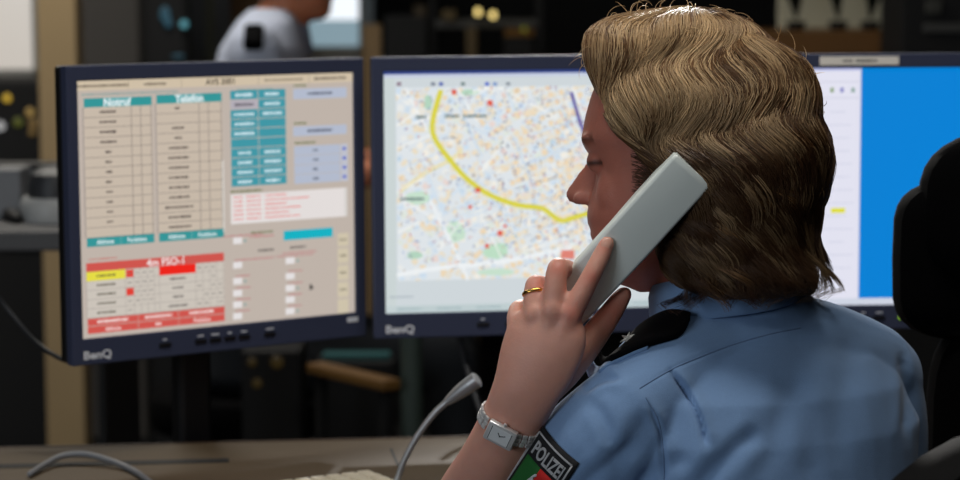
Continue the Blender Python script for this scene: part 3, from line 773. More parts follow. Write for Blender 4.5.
q = WR2 + hd * .03 - hs * .026; parts.append(tube([q, q - hs * .016 + hd * .022 + Vector((0, 0, -.008)), q - hs * .024 + hd * .055 + Vector((0, 0, -.016))], [.014, .0115, .008], 12, k=3))
body_me = union('body', parts, 0.0022, 9, 0.5)
V = verts_np(body_me)
px_, py_ = proj_np(V)
sk = np.tile(np.array(lin((216, 160, 142))), (len(V), 1))
hl = (V - np.array(HC)); hf, hu, hl_ = hl @ np.array(HF), hl @ np.array(HU), hl @ np.array(HL)
def skin_tint(mask, col, k):
    global sk
    sk = sk * (1 - k * mask[:, None]) + np.array(lin(col)) * (k * mask[:, None])
headm = (hu > -.16) & (hf > -.02) & (hf < .13) & (np.abs(hl_) < .085)
skin_tint(np.where(headm, 1, 0), (166, 98, 82), .85)  # redder face, with the shade of turning away painted into its colour
fl, ul = sag(593, 228.5); lm = np.exp(-((hf - fl) / .013) ** 2 - ((hu - ul) / .0075) ** 2 - (hl_ / .022) ** 2); skin_tint(np.clip(lm * 1.6, 0, 1), (150, 62, 60), .85)
fe, ue = sag(590, 142)
eb = np.exp(-((hu - ue) / .0045) ** 2) * (hf > fe - .03) * (np.abs(hl_) > .008) * (np.abs(hl_) < .052); skin_tint(eb, (58, 36, 24), .6)
fe, ue = sag(599, 163); el = np.exp(-((hu - ue + .002) / .0028) ** 2) * (hf > fe - .030) * (np.abs(np.abs(hl_) - .031) < .017); skin_tint(el, (34, 22, 18), .9)
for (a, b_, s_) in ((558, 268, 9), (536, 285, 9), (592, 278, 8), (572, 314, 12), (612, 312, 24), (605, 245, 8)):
    m_ = np.exp(-(((px_ - a) ** 2 + (py_ - b_) ** 2) / s_ ** 2)) * (hu < -.05); skin_tint(m_, (206, 110, 92), .55)  # reddened knuckles; the wide thumb spot paints in a back-lit glow
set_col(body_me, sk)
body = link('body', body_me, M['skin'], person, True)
body_bvh = bvh_of(body_me)
# fingernails
def nail(tip, back_, up, L, wd):
    t = (tip - back_).normalized(); up = (up - t * up.dot(t)).normalized(); s_ = t.cross(up)
    me = union_free(ellipsoid(tip - t * L * .35 + up * 0.0052, (t * L * .62, s_ * wd, up * 0.0022), 14, 8)); link('fingernail', me, M['nail'], person, True)
def union_free(pf): return pymesh('m', *pf)
nail(P(607, 242, 2.1745), P(601.5, 255, 2.171), -CF, .012, .0050)
# ---- trousers, shoes (below the desk)
tp = []
pel = P(786, 862, 2.20)
tp.append(loft(torso_rings([(781, 775, 2.22, .178, .130), (786, 835, 2.20, .182, .138), (788, 880, 2.19, .178, .135), (788, 915, 2.18, .12, .10)], 0)[::-1]))
hipz = pel.z
feet = []
for s_ in (-1, 1):
    hip = pel + TS * (.085 * s_) + Vector((0, 0, -.01)); knee = Vector((hip.x, hip.y, 0)) + TG * .40 + TS * (.03 * s_); knee.z = .53
    ank = knee + TG * (.02 if s_ < 0 else -.04); ank.z = .10
    tp.append(tube([hip, hip.lerp(knee, .5), knee], [.085, .076, .062], 20, k=3)); tp.append(tube([knee, knee.lerp(ank, .4), ank], [.061, .062, .050], 20, k=3)); feet.append(ank)
link('trousers', union('trousers', tp, .006, 6), M['trouser'], person, True)
for a in feet:
    q = Vector((a.x, a.y, 0)); sh = [tube([q - TG * .045 + Vector((0, 0, .045)), q + TG * .05 + Vector((0, 0, .042)), q + TG * .16 + Vector((0, 0, .032))], [(.036, .040), (.040, .038), (.034, .026)], 16, side=TS, k=3)]
    sh.append(tube([a + Vector((0, 0, .0)), q + Vector((0, 0, .05))], [.042, .036], 14))
    link('shoe', union('shoe', sh, .005, 4), M['shoe'], person, True)

# ---- the shirt
sp = [loft(torso_rings([(x, y, d, a + .006, b_ + .006) for x, y, d, a, b_ in TSPEC[:8]])[::-1])]
sp.append(tube([P(628, 418, 2.195), P(668, 382, 2.225), P(712, 362, 2.255), P(752, 355, 2.27), P(800, 360, 2.30), P(838, 368, 2.335), P(866, 378, 2.365)], [.050, .054, .060, .062, .062, .058, .056], 28, k=4))
sp.append(tube([P(690, 352, 2.25), P(720, 330, 2.27), P(745, 318, 2.275), P(772, 328, 2.28), P(812, 352, 2.30)], [.034, .048, .056, .050, .04], 24, k=4))
sp.append(tube([P(630, 416, 2.195), P(594, 456, 2.205), P(553, 505, 2.25), P(522, 546, 2.285)], [.051, .058, .057, .055], 28, k=4))       # left sleeve
sp.append(tube([P(866, 384, 2.365), P(872, 430, 2.372), P(873, 500, 2.378), P(873, 560, 2.378)], [.054, .054, .052, .050], 28, k=4))   # right sleeve
shirt_me = union('shirt', sp, 0.0023, 16, 0.5)
V = verts_np(shirt_me); N = normals_np(shirt_me); px_, py_ = proj_np(V)
facing = np.clip(-(N @ np.array(CF)) * 3 + .3, 0, 1)
def crease(poly, wd, depth, ridge=0.0, side=0):
    """a fold in the cloth that follows a line on the back"""
    global disp
    q = catmull(poly, 8); best = np.full(len(V), 1e9); sg = np.zeros(len(V)); tt = np.zeros(len(V)); L = len(q) - 1
    for i in range(L):
        a, b_ = q[i], q[i + 1]; dx, dy = b_ - a; l2 = dx * dx + dy * dy + 1e-9
        t = np.clip(((px_ - a[0]) * dx + (py_ - a[1]) * dy) / l2, 0, 1); ex, ey = px_ - a[0] - t * dx, py_ - a[1] - t * dy
        dd = np.hypot(ex, ey); m_ = dd < best; best[m_] = dd[m_]; sg[m_] = np.sign(dx * ey - dy * ex)[m_]; tt[m_] = ((i + t) / L)[m_]
    fade = np.clip(np.minimum(tt, 1 - tt) * 5 + .12, 0, 1)
    if side: dsp = np.where(sg * side > 0, -depth * np.exp(-(best / wd) ** 2), ridge * np.exp(-(best / (wd * 2.5)) ** 2) - depth * np.exp(-(best / (wd * .35)) ** 2))
    else: dsp = -depth * np.exp(-(best / wd) ** 2) + ridge * np.exp(-((best - wd * 1.8) / wd) ** 2)
    disp += dsp * fade
disp = np.zeros(len(V))
crease([(671, 368), (686, 388), (698, 410), (705, 430), (708, 446)], 4.0, .0065, .0035, 1)
crease([(762, 428), (740, 446), (716, 468), (690, 495)], 10, .0048, .001)
crease([(640, 388), (672, 369), (705, 355), (735, 344), (770, 334)], 1.8, .0009)
crease([(648, 402), (660, 430), (664, 460), (664, 490)], 3.0, .0022, .0008)
crease([(855, 322), (850, 360), (842, 410), (836, 470)], 16, .0026, .0006)
crease([(800, 372), (790, 400), (775, 435), (765, 480)], 15, .0026, .0006)
crease([(818, 395), (812, 440), (808, 485)], 14, .0014, .0003)
crease([(690, 455), (660, 470), (630, 490)], 9, .002, .0006)
crease([(652, 412), (632, 445), (610, 485)], 12, .0035, .001)
crease([(582, 392), (600, 380), (622, 376)], 5, .004, .002)
crease([(592, 400), (606, 425), (612, 450)], 7, .0025, .001)
crease([(668, 408), (680, 440), (686, 480)], 10, .0014, .0004)
crease([(902, 350), (908, 390), (906, 440)], 6, .0035, .001)
crease([(640, 440), (600, 470), (570, 500)], 8, .003, .001)
V = V + N * (disp * facing)[:, None]
# low broad billow of the cloth
bl = (np.sin(V[:, 0] * 41 + V[:, 2] * 17) * np.sin(V[:, 2] * 29 - V[:, 0] * 13 + 1.0)) * .0008
V = V + N * bl[:, None]
set_np(shirt_me, V)
shirt = link('shirt', shirt_me, M['shirt'], person, True)
shirt_bvh = bvh_of(shirt_me)
# stitched seams that lie on the cloth
def seam(poly):
    pts = []
    for q in catmull(poly, 8):
        h = shirt_bvh.ray_cast(CAM, ray(q[0], q[1]))
        if h[0] is not None and h[3] < 2.6: pts.append(h[0] + h[1] * .0001)
    vs, fs = tube(pts, .0007, 6); B().add(vs, fs).obj('seam', M['seam'], person, True, True)
seam([(640, 388), (672, 369), (705, 355), (735, 344), (770, 334), (800, 328)])
seam([(646, 398), (658, 420), (663, 450), (664, 482)])
# collar: a folded band round the neck
def collar():
    vs, fs = [], []; n = 48; prof = ((.056, .034, 0), (.060, .044, 0), (.0635, .046, 0), (.068, .036, 0), (.071, .018, .5), (.0725, .008, 1), (.0705, .007, 1), (.066, .026, 0), (.058, .005, 0))
    c0 = P(728, 318, 2.275); ax = (P(700, 250, 2.275) - P(735, 330, 2.275)).normalized(); ax = (ax + Vector((0, 0, 1)) * .8).normalized()
    e1 = CR - ax * CR.dot(ax); e1.normalize(); e2 = ax.cross(e1)
    for r, h, dr in prof:
        for i in range(n):
            t = 2 * math.pi * i / n; vs.append(c0 + e1 * (r * 1.02 * math.cos(t)) + e2 * (r * .93 * math.sin(t)) + ax * (h + .004 * math.sin(t * 2)))
    m_ = len(prof)
    for j in range(m_):
        for i in range(n): fs.append((j * n + i, j * n + (i + 1) % n, ((j + 1) % m_) * n + (i + 1) % n, ((j + 1) % m_) * n + i))
    me = pymesh('collar', vs, fs); return me
link('collar', collar(), M['shirt'], person, True)
# shoulder strap, epaulette and star
EDIR = (CF * .55 - CU * .83).normalized()
def shoulder_pt(px, py, off):
    o_ = P(px, py, 2.21) - EDIR * .3
    h = shirt_bvh.ray_cast(o_, EDIR)
    if h[0] is None: return P(px, py, 2.21) - EDIR * off, -EDIR
    return h[0] - EDIR * off, h[1]
def strap(name, a, b_, w0, w1, off, thick, m, round_end, parent):
    """cloth tab lying on the shoulder from pixel a to pixel b"""
    n, k = 22, 9; A = shoulder_pt(*a, 0)[0]; Bp = shoulder_pt(*b_, 0)[0]; ax = (Bp - A).normalized(); sd = ax.cross(-EDIR).normalized(); top, bot = [], []
    for i in range(n + 1):
        t = i / n; wd = w0 + (w1 - w0) * t
        if round_end:
            e = (1 - t) * (Bp - A).length
            if e < w1: wd *= math.sqrt(max(0, 1 - ((w1 - e) / w1) ** 2)) * .98 + .02
        for j in range(k):
            q = A.lerp(Bp, t) + sd * (wd * (2 * j / (k - 1) - 1)); h = shirt_bvh.ray_cast(q - EDIR * .2, EDIR); p = h[0] if h[0] is not None else q
            top.append(p)
    # keep the tab smooth: it spans the small folds
    T_ = np.array([list(p) for p in top]).reshape(n + 1, k, 3)
    for _ in range(10):
        S = T_.copy(); S[1:-1] = (T_[:-2] + 2 * T_[1:-1] + T_[2:]) / 4; S[:, 1:-1] = (S[:, :-2] + 2 * S[:, 1:-1] + S[:, 2:]) / 4; T_ = S
    E_ = -np.array(EDIR); T_ = T_ + E_ * off
    vs = [Vector(p) for p in (T_ + E_ * thick).reshape(-1, 3)] + [Vector(p) for p in (T_ - E_ * .004).reshape(-1, 3)]; fs = []; o2 = (n + 1) * k
    for i in range(n):
        for j in range(k - 1):
            q = (i * k + j, i * k + j + 1, (i + 1) * k + j + 1, (i + 1) * k + j); fs.append(q); fs.append(tuple(x + o2 for x in q[::-1]))
    rim = [i * k for i in range(n + 1)] + [n * k + j for j in range(1, k)] + [i * k + k - 1 for i in range(n - 1, -1, -1)] + [j for j in range(k - 2, 0, -1)]
    for a_, b2 in zip(rim, rim[1:] + rim[:1]): fs.append((b2, a_, a_ + o2, b2 + o2))
    me = pymesh(name, vs, fs); bm = bmesh.new(); bm.from_mesh(me); bmesh.ops.recalc_face_normals(bm, faces=bm.faces[:]); bm.to_mesh(me); bm.free()
    o = link(name, me, m, parent, True); return o, T_ + E_ * thick, ax, sd
strap('shoulder_strap', (592, 374), (640, 350), .021, .021, .0015, .0022, M['shirt'], False, person)
ep, ET, eax, esd = strap('epaulette', (604, 357), (690, 322), .025, .022, .0065, .0035, M['epaulette'], True, person)
ep['label'] = 'black slip-on epaulette with one silver star'
sc = Vector(ET[6, 4]) - EDIR * .0006; vs = []; 
for i in range(12):
    r = .0080 if i % 2 == 0 else .0030; t = 2 * math.pi * i / 12; vs.append(sc + eax * r * math.cos(t) + esd * r * math.sin(t))
vs += [v - EDIR * .0012 for v in vs[:12]] + [sc - EDIR * .0028]
fs = [(i, (i + 1) % 12, 12 + (i + 1) % 12, 12 + i) for i in range(12)] + [(12 + i, 12 + (i + 1) % 12, 24) for i in range(12)]
st = link('star', pymesh('star', vs, fs), M['silver'], ep, True, smooth=False); st['label'] = 'silver star'

# ---- sleeve patch
PO, PA, PB = (543, 424), (37, 39), (-66, 98)
def patch_pt(a, b_, off):
    bow = 3.2 * (4 * a * (1 - a)) * (1 - b_)
    px, py = PO[0] + a * PA[0] + b_ * PB[0] - bow * .55, PO[1] + a * PA[1] + b_ * PB[1] + bow * .6
    q = P(px, py, 2.175); h = shirt_bvh.ray_cast(CAM, ray(px, py))
    if h[0] is None or h[3] > 2.5: h = shirt_bvh.find_nearest(q)
    return h[0] + h[1] * off
def patch_grid(name, outline, m, off, parent, n=14):
    """outline: function (s,t) in unit square -> (a,b) on the patch"""
    vs, fs = [], []
    for i in range(n + 1):
        for j in range(n + 1): vs.append(patch_pt(*outline(i / n, j / n), off))
    for i in range(n):
        for j in range(n): q = i * (n + 1) + j; fs.append((q, q + 1, q + n + 2, q + n + 1))
    me = pymesh(name, vs, fs); o = link(name, me, m, parent, True)
    s_ = o.modifiers.new('thick', 'SOLIDIFY'); s_.thickness = .0012; s_.offset = 0
    return o
pt = patch_grid('sleeve_patch', lambda s, t: (s, t), M['patch'], .0022, person, 18); pt['label'] = 'black POLIZEI sleeve badge'
def strip(a0, b0, a1, b1, wd): # thin embroidered line
    return lambda s, t: (a0 + (a1 - a0) * s + (0 if abs(a1 - a0) > abs(b1 - b0) else wd * (t - .5)), b0 + (b1 - b0) * s + (wd * (t - .5) if abs(a1 - a0) > abs(b1 - b0) else 0))
patch_grid('border', strip(.08, .05, .93, .05, .014), M['patchgrey'], .0030, pt, 12)
patch_grid('border', strip(.93, .05, .93, .94, .028), M['patchgrey'], .0030, pt, 12)
patch_grid('border', strip(.08, .05, .08, .94, .028), M['patchgrey'], .0030, pt, 12)
vs, fs, wd = text2d('POLIZEI', 1.0, 0.02)
bm = bmesh.new(); vv = [bm.verts.new((x, y, 0)) for x, y in vs]
for f in fs:
    try: bm.faces.new([vv[i] for i in f])
    except ValueError: pass
bmesh.ops.triangulate(bm, faces=bm.faces[:])
for v in bm.verts:
    a = .16 + .70 * v.co.x / wd; b_ = .215 - .120 * v.co.y / .72; v.co = patch_pt(a, b_, .0034)
me = bpy.data.meshes.new('lettering'); bm.to_mesh(me); bm.free(); lo = link('lettering', me, M['patchgrey'], pt, True, smooth=False)
s_ = lo.modifiers.new('thick', 'SOLIDIFY'); s_.thickness = .0008; s_.offset = 0
patch_grid('emblem_field', lambda s, t: (.14 + .34 * s, .25 + .62 * t), M['patchgreen'], .0030, pt, 12)
patch_grid('emblem_field', lambda s, t: (.48 + .36 * s, .25 + .62 * t), M['patchred'], .0030, pt, 12)
patch_grid('emblem_river', lambda s, t: (.14 + .34 * s + .02 * math.sin(9 * t), .62 - .30 * s + .08 * t + .03 * math.sin(s * 12)), M['patchwhite'], .0038, pt, 14)
def horse(s, t):
    r = .5 + .28 * math.sin(5 * 2 * math.pi * s + .6); return (.655 + .13 * r * math.cos(2 * math.pi * s) * t, .40 + .12 * r * math.sin(2 * math.pi * s) * t)
patch_grid('emblem_horse', horse, M['patchwhite'], .0038, pt, 24)

# ---- hair: an under layer plus combed, waved strands
hfront = interp_profile([(672, 13), (645, 17), (620, 26), (602, 42), (598, 58), (600, 76), (608, 95), (619, 115), (634, 142), (650, 160), (670, 178), (680, 198), (674, 218), (670, 242), (672, 264), (686, 282), (715, 300)])
hback = interp_profile([(690, 13), (720, 18), (746, 30), (772, 47), (794, 70), (808, 98), (816, 130), (817, 165), (813, 200), (803, 228), (803, 245), (811, 262), (817, 280), (812, 296), (798, 303)])
hw_ = sorted([(u_of(y), v) for y, v in ((13, .012), (17, .030), (27, .050), (42, .064), (65, .075), (95, .081), (130, .085), (165, .087), (200, .085), (230, .080), (260, .078), (285, .074), (300, .060))])
hwid = lambda x: float(np.interp(x, [a for a, _ in hw_], [b for _, b in hw_]))
rings = []
for u in np.linspace(u_of(301), u_of(13), 50):
    a, b_, w_ = hfront(u), hback(u), hwid(u); mid = b_ + (a - b_) * .5; r = []
    for i in range(56):
        t = 2 * math.pi * i / 56; c, s_ = math.cos(t), math.sin(t)
        r.append(H(mid + (a - mid if c > 0 else mid - b_) * spow(c, .62 if c > 0 else .95), u, w_ * spow(s_, .85)))
    rings.append(r)
hair_me = union('hair', [loft(rings)], .004, 8, .5)
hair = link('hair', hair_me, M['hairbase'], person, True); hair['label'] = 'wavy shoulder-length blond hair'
hbvh = bvh_of(hair_me)
# strand paths: s runs from the crown down the head, ph round it (0 = face, + = her left side)
C0f, C0u = sag(700, 125)
umin, RD = u_of(302), 0.105
def frame_at(s, ph, tilt=0.0):
    """origin and direction of the probe that finds the hair surface"""
    if s < math.pi / 2: og = H(C0f, C0u, 0); el = math.pi / 2 - s
    else: og = H(C0f, C0u - (s - math.pi / 2) * RD, 0); el = 0.0
    d = HF * (math.cos(el) * math.cos(ph)) + HL * (math.cos(el) * math.sin(ph)) + HU * math.sin(el)
    return og, d
hl_u = [(u_of(y), math.radians(v)) for y, v in ((300, 84), (250, 64), (215, 66), (190, 76), (178, 74), (165, 66), (150, 56), (130, 45), (110, 36), (92, 28), (70, 10), (40, 0), (10, 0))]
hl_x = [a for a, _ in hl_u]; hl_y = [b for _, b in hl_u]
def phmin(u): return float(np.interp(u, hl_x, hl_y))
SEG = 29
dark, mids, blond = np.array(lin((72, 46, 28))), np.array(lin((148, 108, 68))), np.array(lin((222, 188, 142)))
SV, SF, SC = [], [], []
def smax(a, b_, k=.12): return 0.5 * (a + b_ + math.sqrt((a - b_) ** 2 + k * k))
def add_strand(pts, rad, cols):
    n = len(pts); i0 = len(SV); up = HC
    for i in range(n):
        t = (pts[min(i + 1, n - 1)] - pts[max(i - 1, 0)]); t = t.normalized() if t.length > 1e-7 else HU
        o_ = pts[i] - HC; o_ = (o_ - t * o_.dot(t)); o_ = o_.normalized() if o_.length > 1e-6 else t.orthogonal().normalized(); s_ = t.cross(o_)
        r = rad * (1 - .75 * max(0, i / (n - 1) - .7) / .3) * (.6 + .4 * min(1, i / 3))
        for k in range(3):
            a = 2 * math.pi * k / 3 + .5; SV.append(pts[i] + o_ * (r * math.sin(a)) + s_ * (r * 1.25 * math.cos(a))); SC.append(cols[i])
    for i in range(n - 1):
        for k in range(3): SF.append((i0 + i * 3 + k, i0 + i * 3 + (k + 1) % 3, i0 + (i + 1) * 3 + (k + 1) % 3, i0 + (i + 1) * 3 + k))
def surf(s, ph):
    og, d = frame_at(s, ph); h = hbvh.ray_cast(og + d * .25, -d)
    if h[0] is None: return og + d * .07, d
    return h[0], d
s_end_base = math.pi / 2 + (C0u - umin) / RD
NCL = 350
for c in range(NCL):
    ph0 = rnd.uniform(-math.pi, math.pi)
    if rnd.random() < .55: ph0 = rnd.uniform(.1, 2.9)                 # denser on the side that shows
    s0 = abs(rnd.gauss(0, .40)) + .03
    if rnd.random() < .30: s0 = rnd.uniform(.6, 1.9)                 # lower layers
    side = 1 if ph0 > 0 else -1; a0 = abs(ph0)
    backness = max(0, min(1, (a0 - 1.7) / 1.2))
    s1 = s_end_base + rnd.uniform(-.34, .04) - .10 * (1 - backness)
    if s1 - s0 < .7: s0 = s1 - .7
    phase = 1.6 * a0 + .5 * math.sin(5.3 * a0 + 1) + rnd.gauss(0, .30); wl = .80 + .04 * math.sin(3 * a0); amp = rnd.uniform(.11, .16); wild = rnd.gauss(0, 1.3)
    tone = rnd.random(); lay = rnd.random()
    tcol = (dark * .4 + mids * .6) * (1 - tone) + blond * tone if tone > .35 else dark * (.7 - tone) + mids * (.3 + tone)
    bright = rnd.uniform(.9, 1.1)
    for k in range(34):
        dph = rnd.gauss(0, .075); ds = rnd.uniform(-.10, .10); lr = lay * .0045 + rnd.uniform(0, .003); jit = rnd.gauss(0, .12); ee = rnd.uniform(-.16, .06); vt = rnd.uniform(.88, 1.12)
        pts, cl = [], []
        for i in range(SEG):
            t = i / (SEG - 1); s = s0 + ds * (1 - t) + (s1 + ee - s0) * t
            spread = dph * (1 - .45 * t)
            jit2 = jit + wild * max(0, s - 1.5)
            wv = math.sin(2 * math.pi * s / wl + phase + jit2); wr = math.cos(2 * math.pi * s / wl + phase + jit2 - .6)
            grow = min(1, max(0, (s - .20) / .6)); am = amp * grow
            ang = a0 + spread + .55 * math.sin(a0) * max(0, 1 - s / 1.5)
            u_guess = C0u + (math.cos(min(s, math.pi / 2)) * .10 if s < math.pi / 2 else -(s - math.pi / 2) * RD)
            ang = smax(ang, phmin(u_guess) + .03 + .5 * abs(spread), .10)
            ang += am * wv * (1 - .45 * backness)
            p, d = surf(s, side * min(ang, math.pi + .3))
            off = .0005 + lr + .0040 * (1 + wr) * grow
            flip = max(0, (s - (s_end_base - .50)) / .50)
            off += flip ** 2 * (.012 * (.3 + backness)) * (1 + .3 * wr)
            pts.append(p + d * off)
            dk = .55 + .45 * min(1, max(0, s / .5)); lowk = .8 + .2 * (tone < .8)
            low = .90 * min(1, max(0, (s - 1.30) / .65)) * lowk; cl.append((tcol * bright * vt * (1 - low) + dark * .72 * low) * dk + dark * (1 - dk) * .5)  # lower hair darker: undyed lengths plus shade painted into the colour
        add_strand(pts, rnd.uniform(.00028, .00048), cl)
for c in range(90):
    a0 = rnd.uniform(1.15, 2.6); sa = rnd.uniform(1.45, 1.8); sb = s_end_base + rnd.uniform(-.25, .05); am = rnd.uniform(.10, .22); wl = rnd.uniform(.42, .70); phase = rnd.uniform(0, 6.28); lift = rnd.uniform(.001, .005); tone = rnd.random()
    tcol = dark * (.8 + .7 * tone) if tone < .68 else mids * rnd.uniform(.45, .85)
    for k in range(20):
        dph = rnd.gauss(0, .05); jit = rnd.gauss(0, .2); pts = []; ee = rnd.uniform(-.08, .06); vt = rnd.uniform(.85, 1.15)
        for i in range(22):
            t = i / 21; s = sa + (sb + ee - sa) * t; g = min(1, t * 3)
            ang = a0 + dph * (1 - .5 * t) + am * g * math.sin(2 * math.pi * s / wl + phase + jit)
            p, d = surf(s, max(ang, 1.02)); flip = max(0, (s - (s_end_base - .5)) / .5)
            pts.append(p + d * (.001 + g * lift * (1 + .7 * math.cos(2 * math.pi * s / wl + phase + jit)) + .0030 * g + flip ** 2 * .010))
        add_strand(pts, rnd.uniform(.0003, .0005), [tcol * vt] * 22)
# the short hair at the temple in front of the ear
for c in range(700):
    f_, u_ = sag(rnd.uniform(650, 704), rnd.uniform(146, 200)); pts = []; b0 = rnd.uniform(.02, .04)
    o_ = H(f_, u_, .12); ok = True; dr_ = rnd.uniform(.2, .9)
    for i in range(8):
        t = i / 7; q = o_ - HF * (b0 * t) - HU * (b0 * dr_ * t * (.3 + t)); h = body_bvh.ray_cast(q, -HL)
        if h[0] is None: ok = False; break
        pts.append(h[0] + HL * (.0004 + .003 * rnd.random() * t))
    if ok: add_strand(pts, .00032, [dark * rnd.uniform(.9, 1.6)] * 8)
# flyaway hairs round the crown, brow and back
for c in range(130):
    q = rnd.random()
    if q < .45: ph, s = rnd.uniform(-.9, .9) , rnd.uniform(.2, 1.0)
    elif q < .7: ph, s = rnd.choice((-1, 1)) * rnd.uniform(1.6, 3.1), rnd.uniform(.15, .9)
    else: ph, s = rnd.uniform(2.95, 3.9), rnd.uniform(.9, s_end_base - .1)
    p, d = surf(s, ph); t = (HL * rnd.gauss(0, 1) + HF * rnd.gauss(0, 1) + HU * rnd.gauss(0, 1)); t = (t - d * t.dot(d)).normalized()
    L = rnd.uniform(.010, .026); curl = rnd.uniform(1.2, 4.2); e2 = d.cross(t); pts = []
    for i in range(14):
        a = i / 13; th = curl * a; R_ = L / curl
        pts.append(p + d * (.004 + R_ * math.sin(th) * 1.1) + t * (R_ * (1 - math.cos(th)) * 1.4) + e2 * (.003 * a * a))
    add_strand(pts, .00030, [blond] * 14)
me = bpy.data.meshes.new('strands'); A_ = np.array([tuple(v) for v in SV]); F_ = np.array(SF, dtype=np.int32)
me.vertices.add(len(A_)); me.vertices.foreach_set('co', A_.ravel()); me.loops.add(F_.size); me.loops.foreach_set('vertex_index', F_.ravel())
me.polygons.add(len(F_)); me.polygons.foreach_set('loop_start', np.arange(0, F_.size, 4, dtype=np.int32)); me.polygons.foreach_set('loop_total', np.full(len(F_), 4, dtype=np.int32)); me.update(calc_edges=True)
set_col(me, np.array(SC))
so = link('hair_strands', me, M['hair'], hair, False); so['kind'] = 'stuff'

# ================================================================== HANDSET
PAx = P(691.5, 172.5, 2.158); PBx = P(562, 313, 2.196)
pa = (PBx - PAx).normalized(); pn = (-CF * 1.0 + CR * .10); pn = (pn - pa * pn.dot(pa)).normalized(); pw = pa.cross(pn).normalized()
phone = empty('telephone_handset', PBx); tag(phone, 'pale grey telephone handset held to the ear', 'telephone')
PL = (PBx - PAx).length + .012
def handset():
    # side outline: (along, outer, inner); the earpiece block is thicker and slightly bent
    prof = [(0.000, -.0030, .0300), (0.004, -.0022, .0330), (0.050, .0012, .0330), (0.074, .0028, .0270), (0.084, .0030, .0230), (0.120, .0012, .0215), (PL - .03, -.0024, .0235), (PL - .015, -.0034, .0300), (PL, -.0050, .0290)]
    rings = []; hw = .0222
    for (a, o_, i_) in prof:
        k = .0035; r = []
        # rounded rectangle in (width, depth)
        for (sx, sy, a0) in ((1, 1, 0), (-1, 1, 90), (-1, -1, 180), (1, -1, 270)):
            for j in range(4):
                t = math.radians(a0 + j * 30); r.append((sx * (hw - k) + k * math.cos(t), (o_ - k if sy > 0 else -i_ + k) + k * math.sin(t)))
        rings.append([PAx + pa * a + pw * x + pn * y for x, y in r])
    e0 = [PAx + pa * -.0025 + (p - PAx - pa * 0) * 1.0 for p in rings[0]]; c = sum(e0, Vector()) / len(e0); e0 = [c + (p - c) * .90 for p in e0]
    e1 = [p + pa * .0025 for p in rings[-1]]; c = sum(e1, Vector()) / len(e1); e1 = [c + (p - c) * .90 for p in e1]
    b = B(); b.add(*loft([e0] + rings + [e1])); return b
handset().obj('handset_body', M['phone'], phone, True, True)
def holes(a):
    b = B()
    for i in range(7):
        t = 2 * math.pi * i / 6; r = .006 if i < 6 else 0
        c = PAx + pa * (a + r * math.cos(t)) + pw * (r * math.sin(t)) - pn * .0332
        b.add(*ellipsoid(c, (pa * .0014, pw * .0014, pn * .0006), 8, 4))
    return b
holes(.028).obj('earpiece_holes', M['black'], phone, True)

# ================================================================== WRISTWATCH AND RING
WC = P(510, 423, 2.199); wax = (P(524, 390, 2.183) - P(497, 448, 2.217)).normalized()
w1 = (-CF - wax * (-CF).dot(wax)).normalized(); w2 = wax.cross(w1).normalized()      # w1 towards the camera
def wrist_pt(t, off=.0):
    d = w1 * math.cos(t) + w2 * math.sin(t); h = body_bvh.ray_cast(WC, d)
    return (h[0] if h[0] is not None else WC + d * .028) + d * off, d
watch = empty('wristwatch', WC); tag(watch, 'small rectangular silver wristwatch with linked steel bracelet', 'wristwatch')
# angle at which the case sits (towards the camera, a little to the picture's left)
best = min((abs(proj(wrist_pt(a)[0])[0] - 502) + abs(proj(wrist_pt(a)[0])[1] - 432) * .2, a) for a in np.linspace(-1.4, 1.4, 90)); ta = best[1]
cp, cdv = wrist_pt(ta, .0030)
q1, q0 = wrist_pt(ta + .12)[0], wrist_pt(ta - .12)[0]; ct = (q1 - q0).normalized(); cn = wax.cross(ct).normalized(); 
if cn.dot(-CF) < 0: cn = -cn
crot = Matrix((ct, wax, cn)).transposed()
cs = B().box(cp, (.0285, .0205, .0065), .0016, rot=crot).obj('case', M['watch'], watch, True, True)
dl_ = B().box(cp + cn * .0030, (.0215, .0150, .0012), .0004, rot=crot).obj('dial', M['dial'], cs, True)
for (an, L) in ((.5, .0062), (2.3, .0045)):
    d2 = ct * math.cos(an) + wax * math.sin(an); r2 = Matrix((d2, cn.cross(d2), cn)).transposed(); B().box(cp + cn * .0038 + d2 * L * .4, (L, .0007, .0004), rot=r2).obj('watch_hand', M['black'], cs, True)
B().box(cp + cn * .0034 - ct * .0098, (.0006, .0145, .0006), rot=crot).obj('dial_rim', M['black'], cs, True); B().box(cp + cn * .0034 + ct * .0098, (.0006, .0145, .0006), rot=crot).obj('dial_rim', M['black'], cs, True)
B().lathe([(0, 0), (.0016, .0004), (.0016, .0022), (0, .0026)], 12, cp + wax * .0105, Matrix((ct, cn, wax)).transposed()).obj('crown', M['watch'], watch, True)
t = ta + .66
while t < ta + 2 * math.pi - .62:
    p_, d_ = wrist_pt(t, .0014); p2 = wrist_pt(t + .05, .0014)[0]; tv = (p2 - p_).normalized(); nv = wax.cross(tv); r2 = Matrix((tv, wax, nv)).transposed()
    lk = B()
    for o_ in (-.0046, 0, .0046): lk.box(p_ + wax * o_ + tv * (.0008 if o_ == 0 else 0), (.0050, .0042, .0024), .0006, 1, rot=r2)
    lk.obj('bracelet_link', M['watch'], watch, True)
    step = (wrist_pt(t + .05)[0] - wrist_pt(t)[0]).length / .05; t += .0056 / max(step, .008)
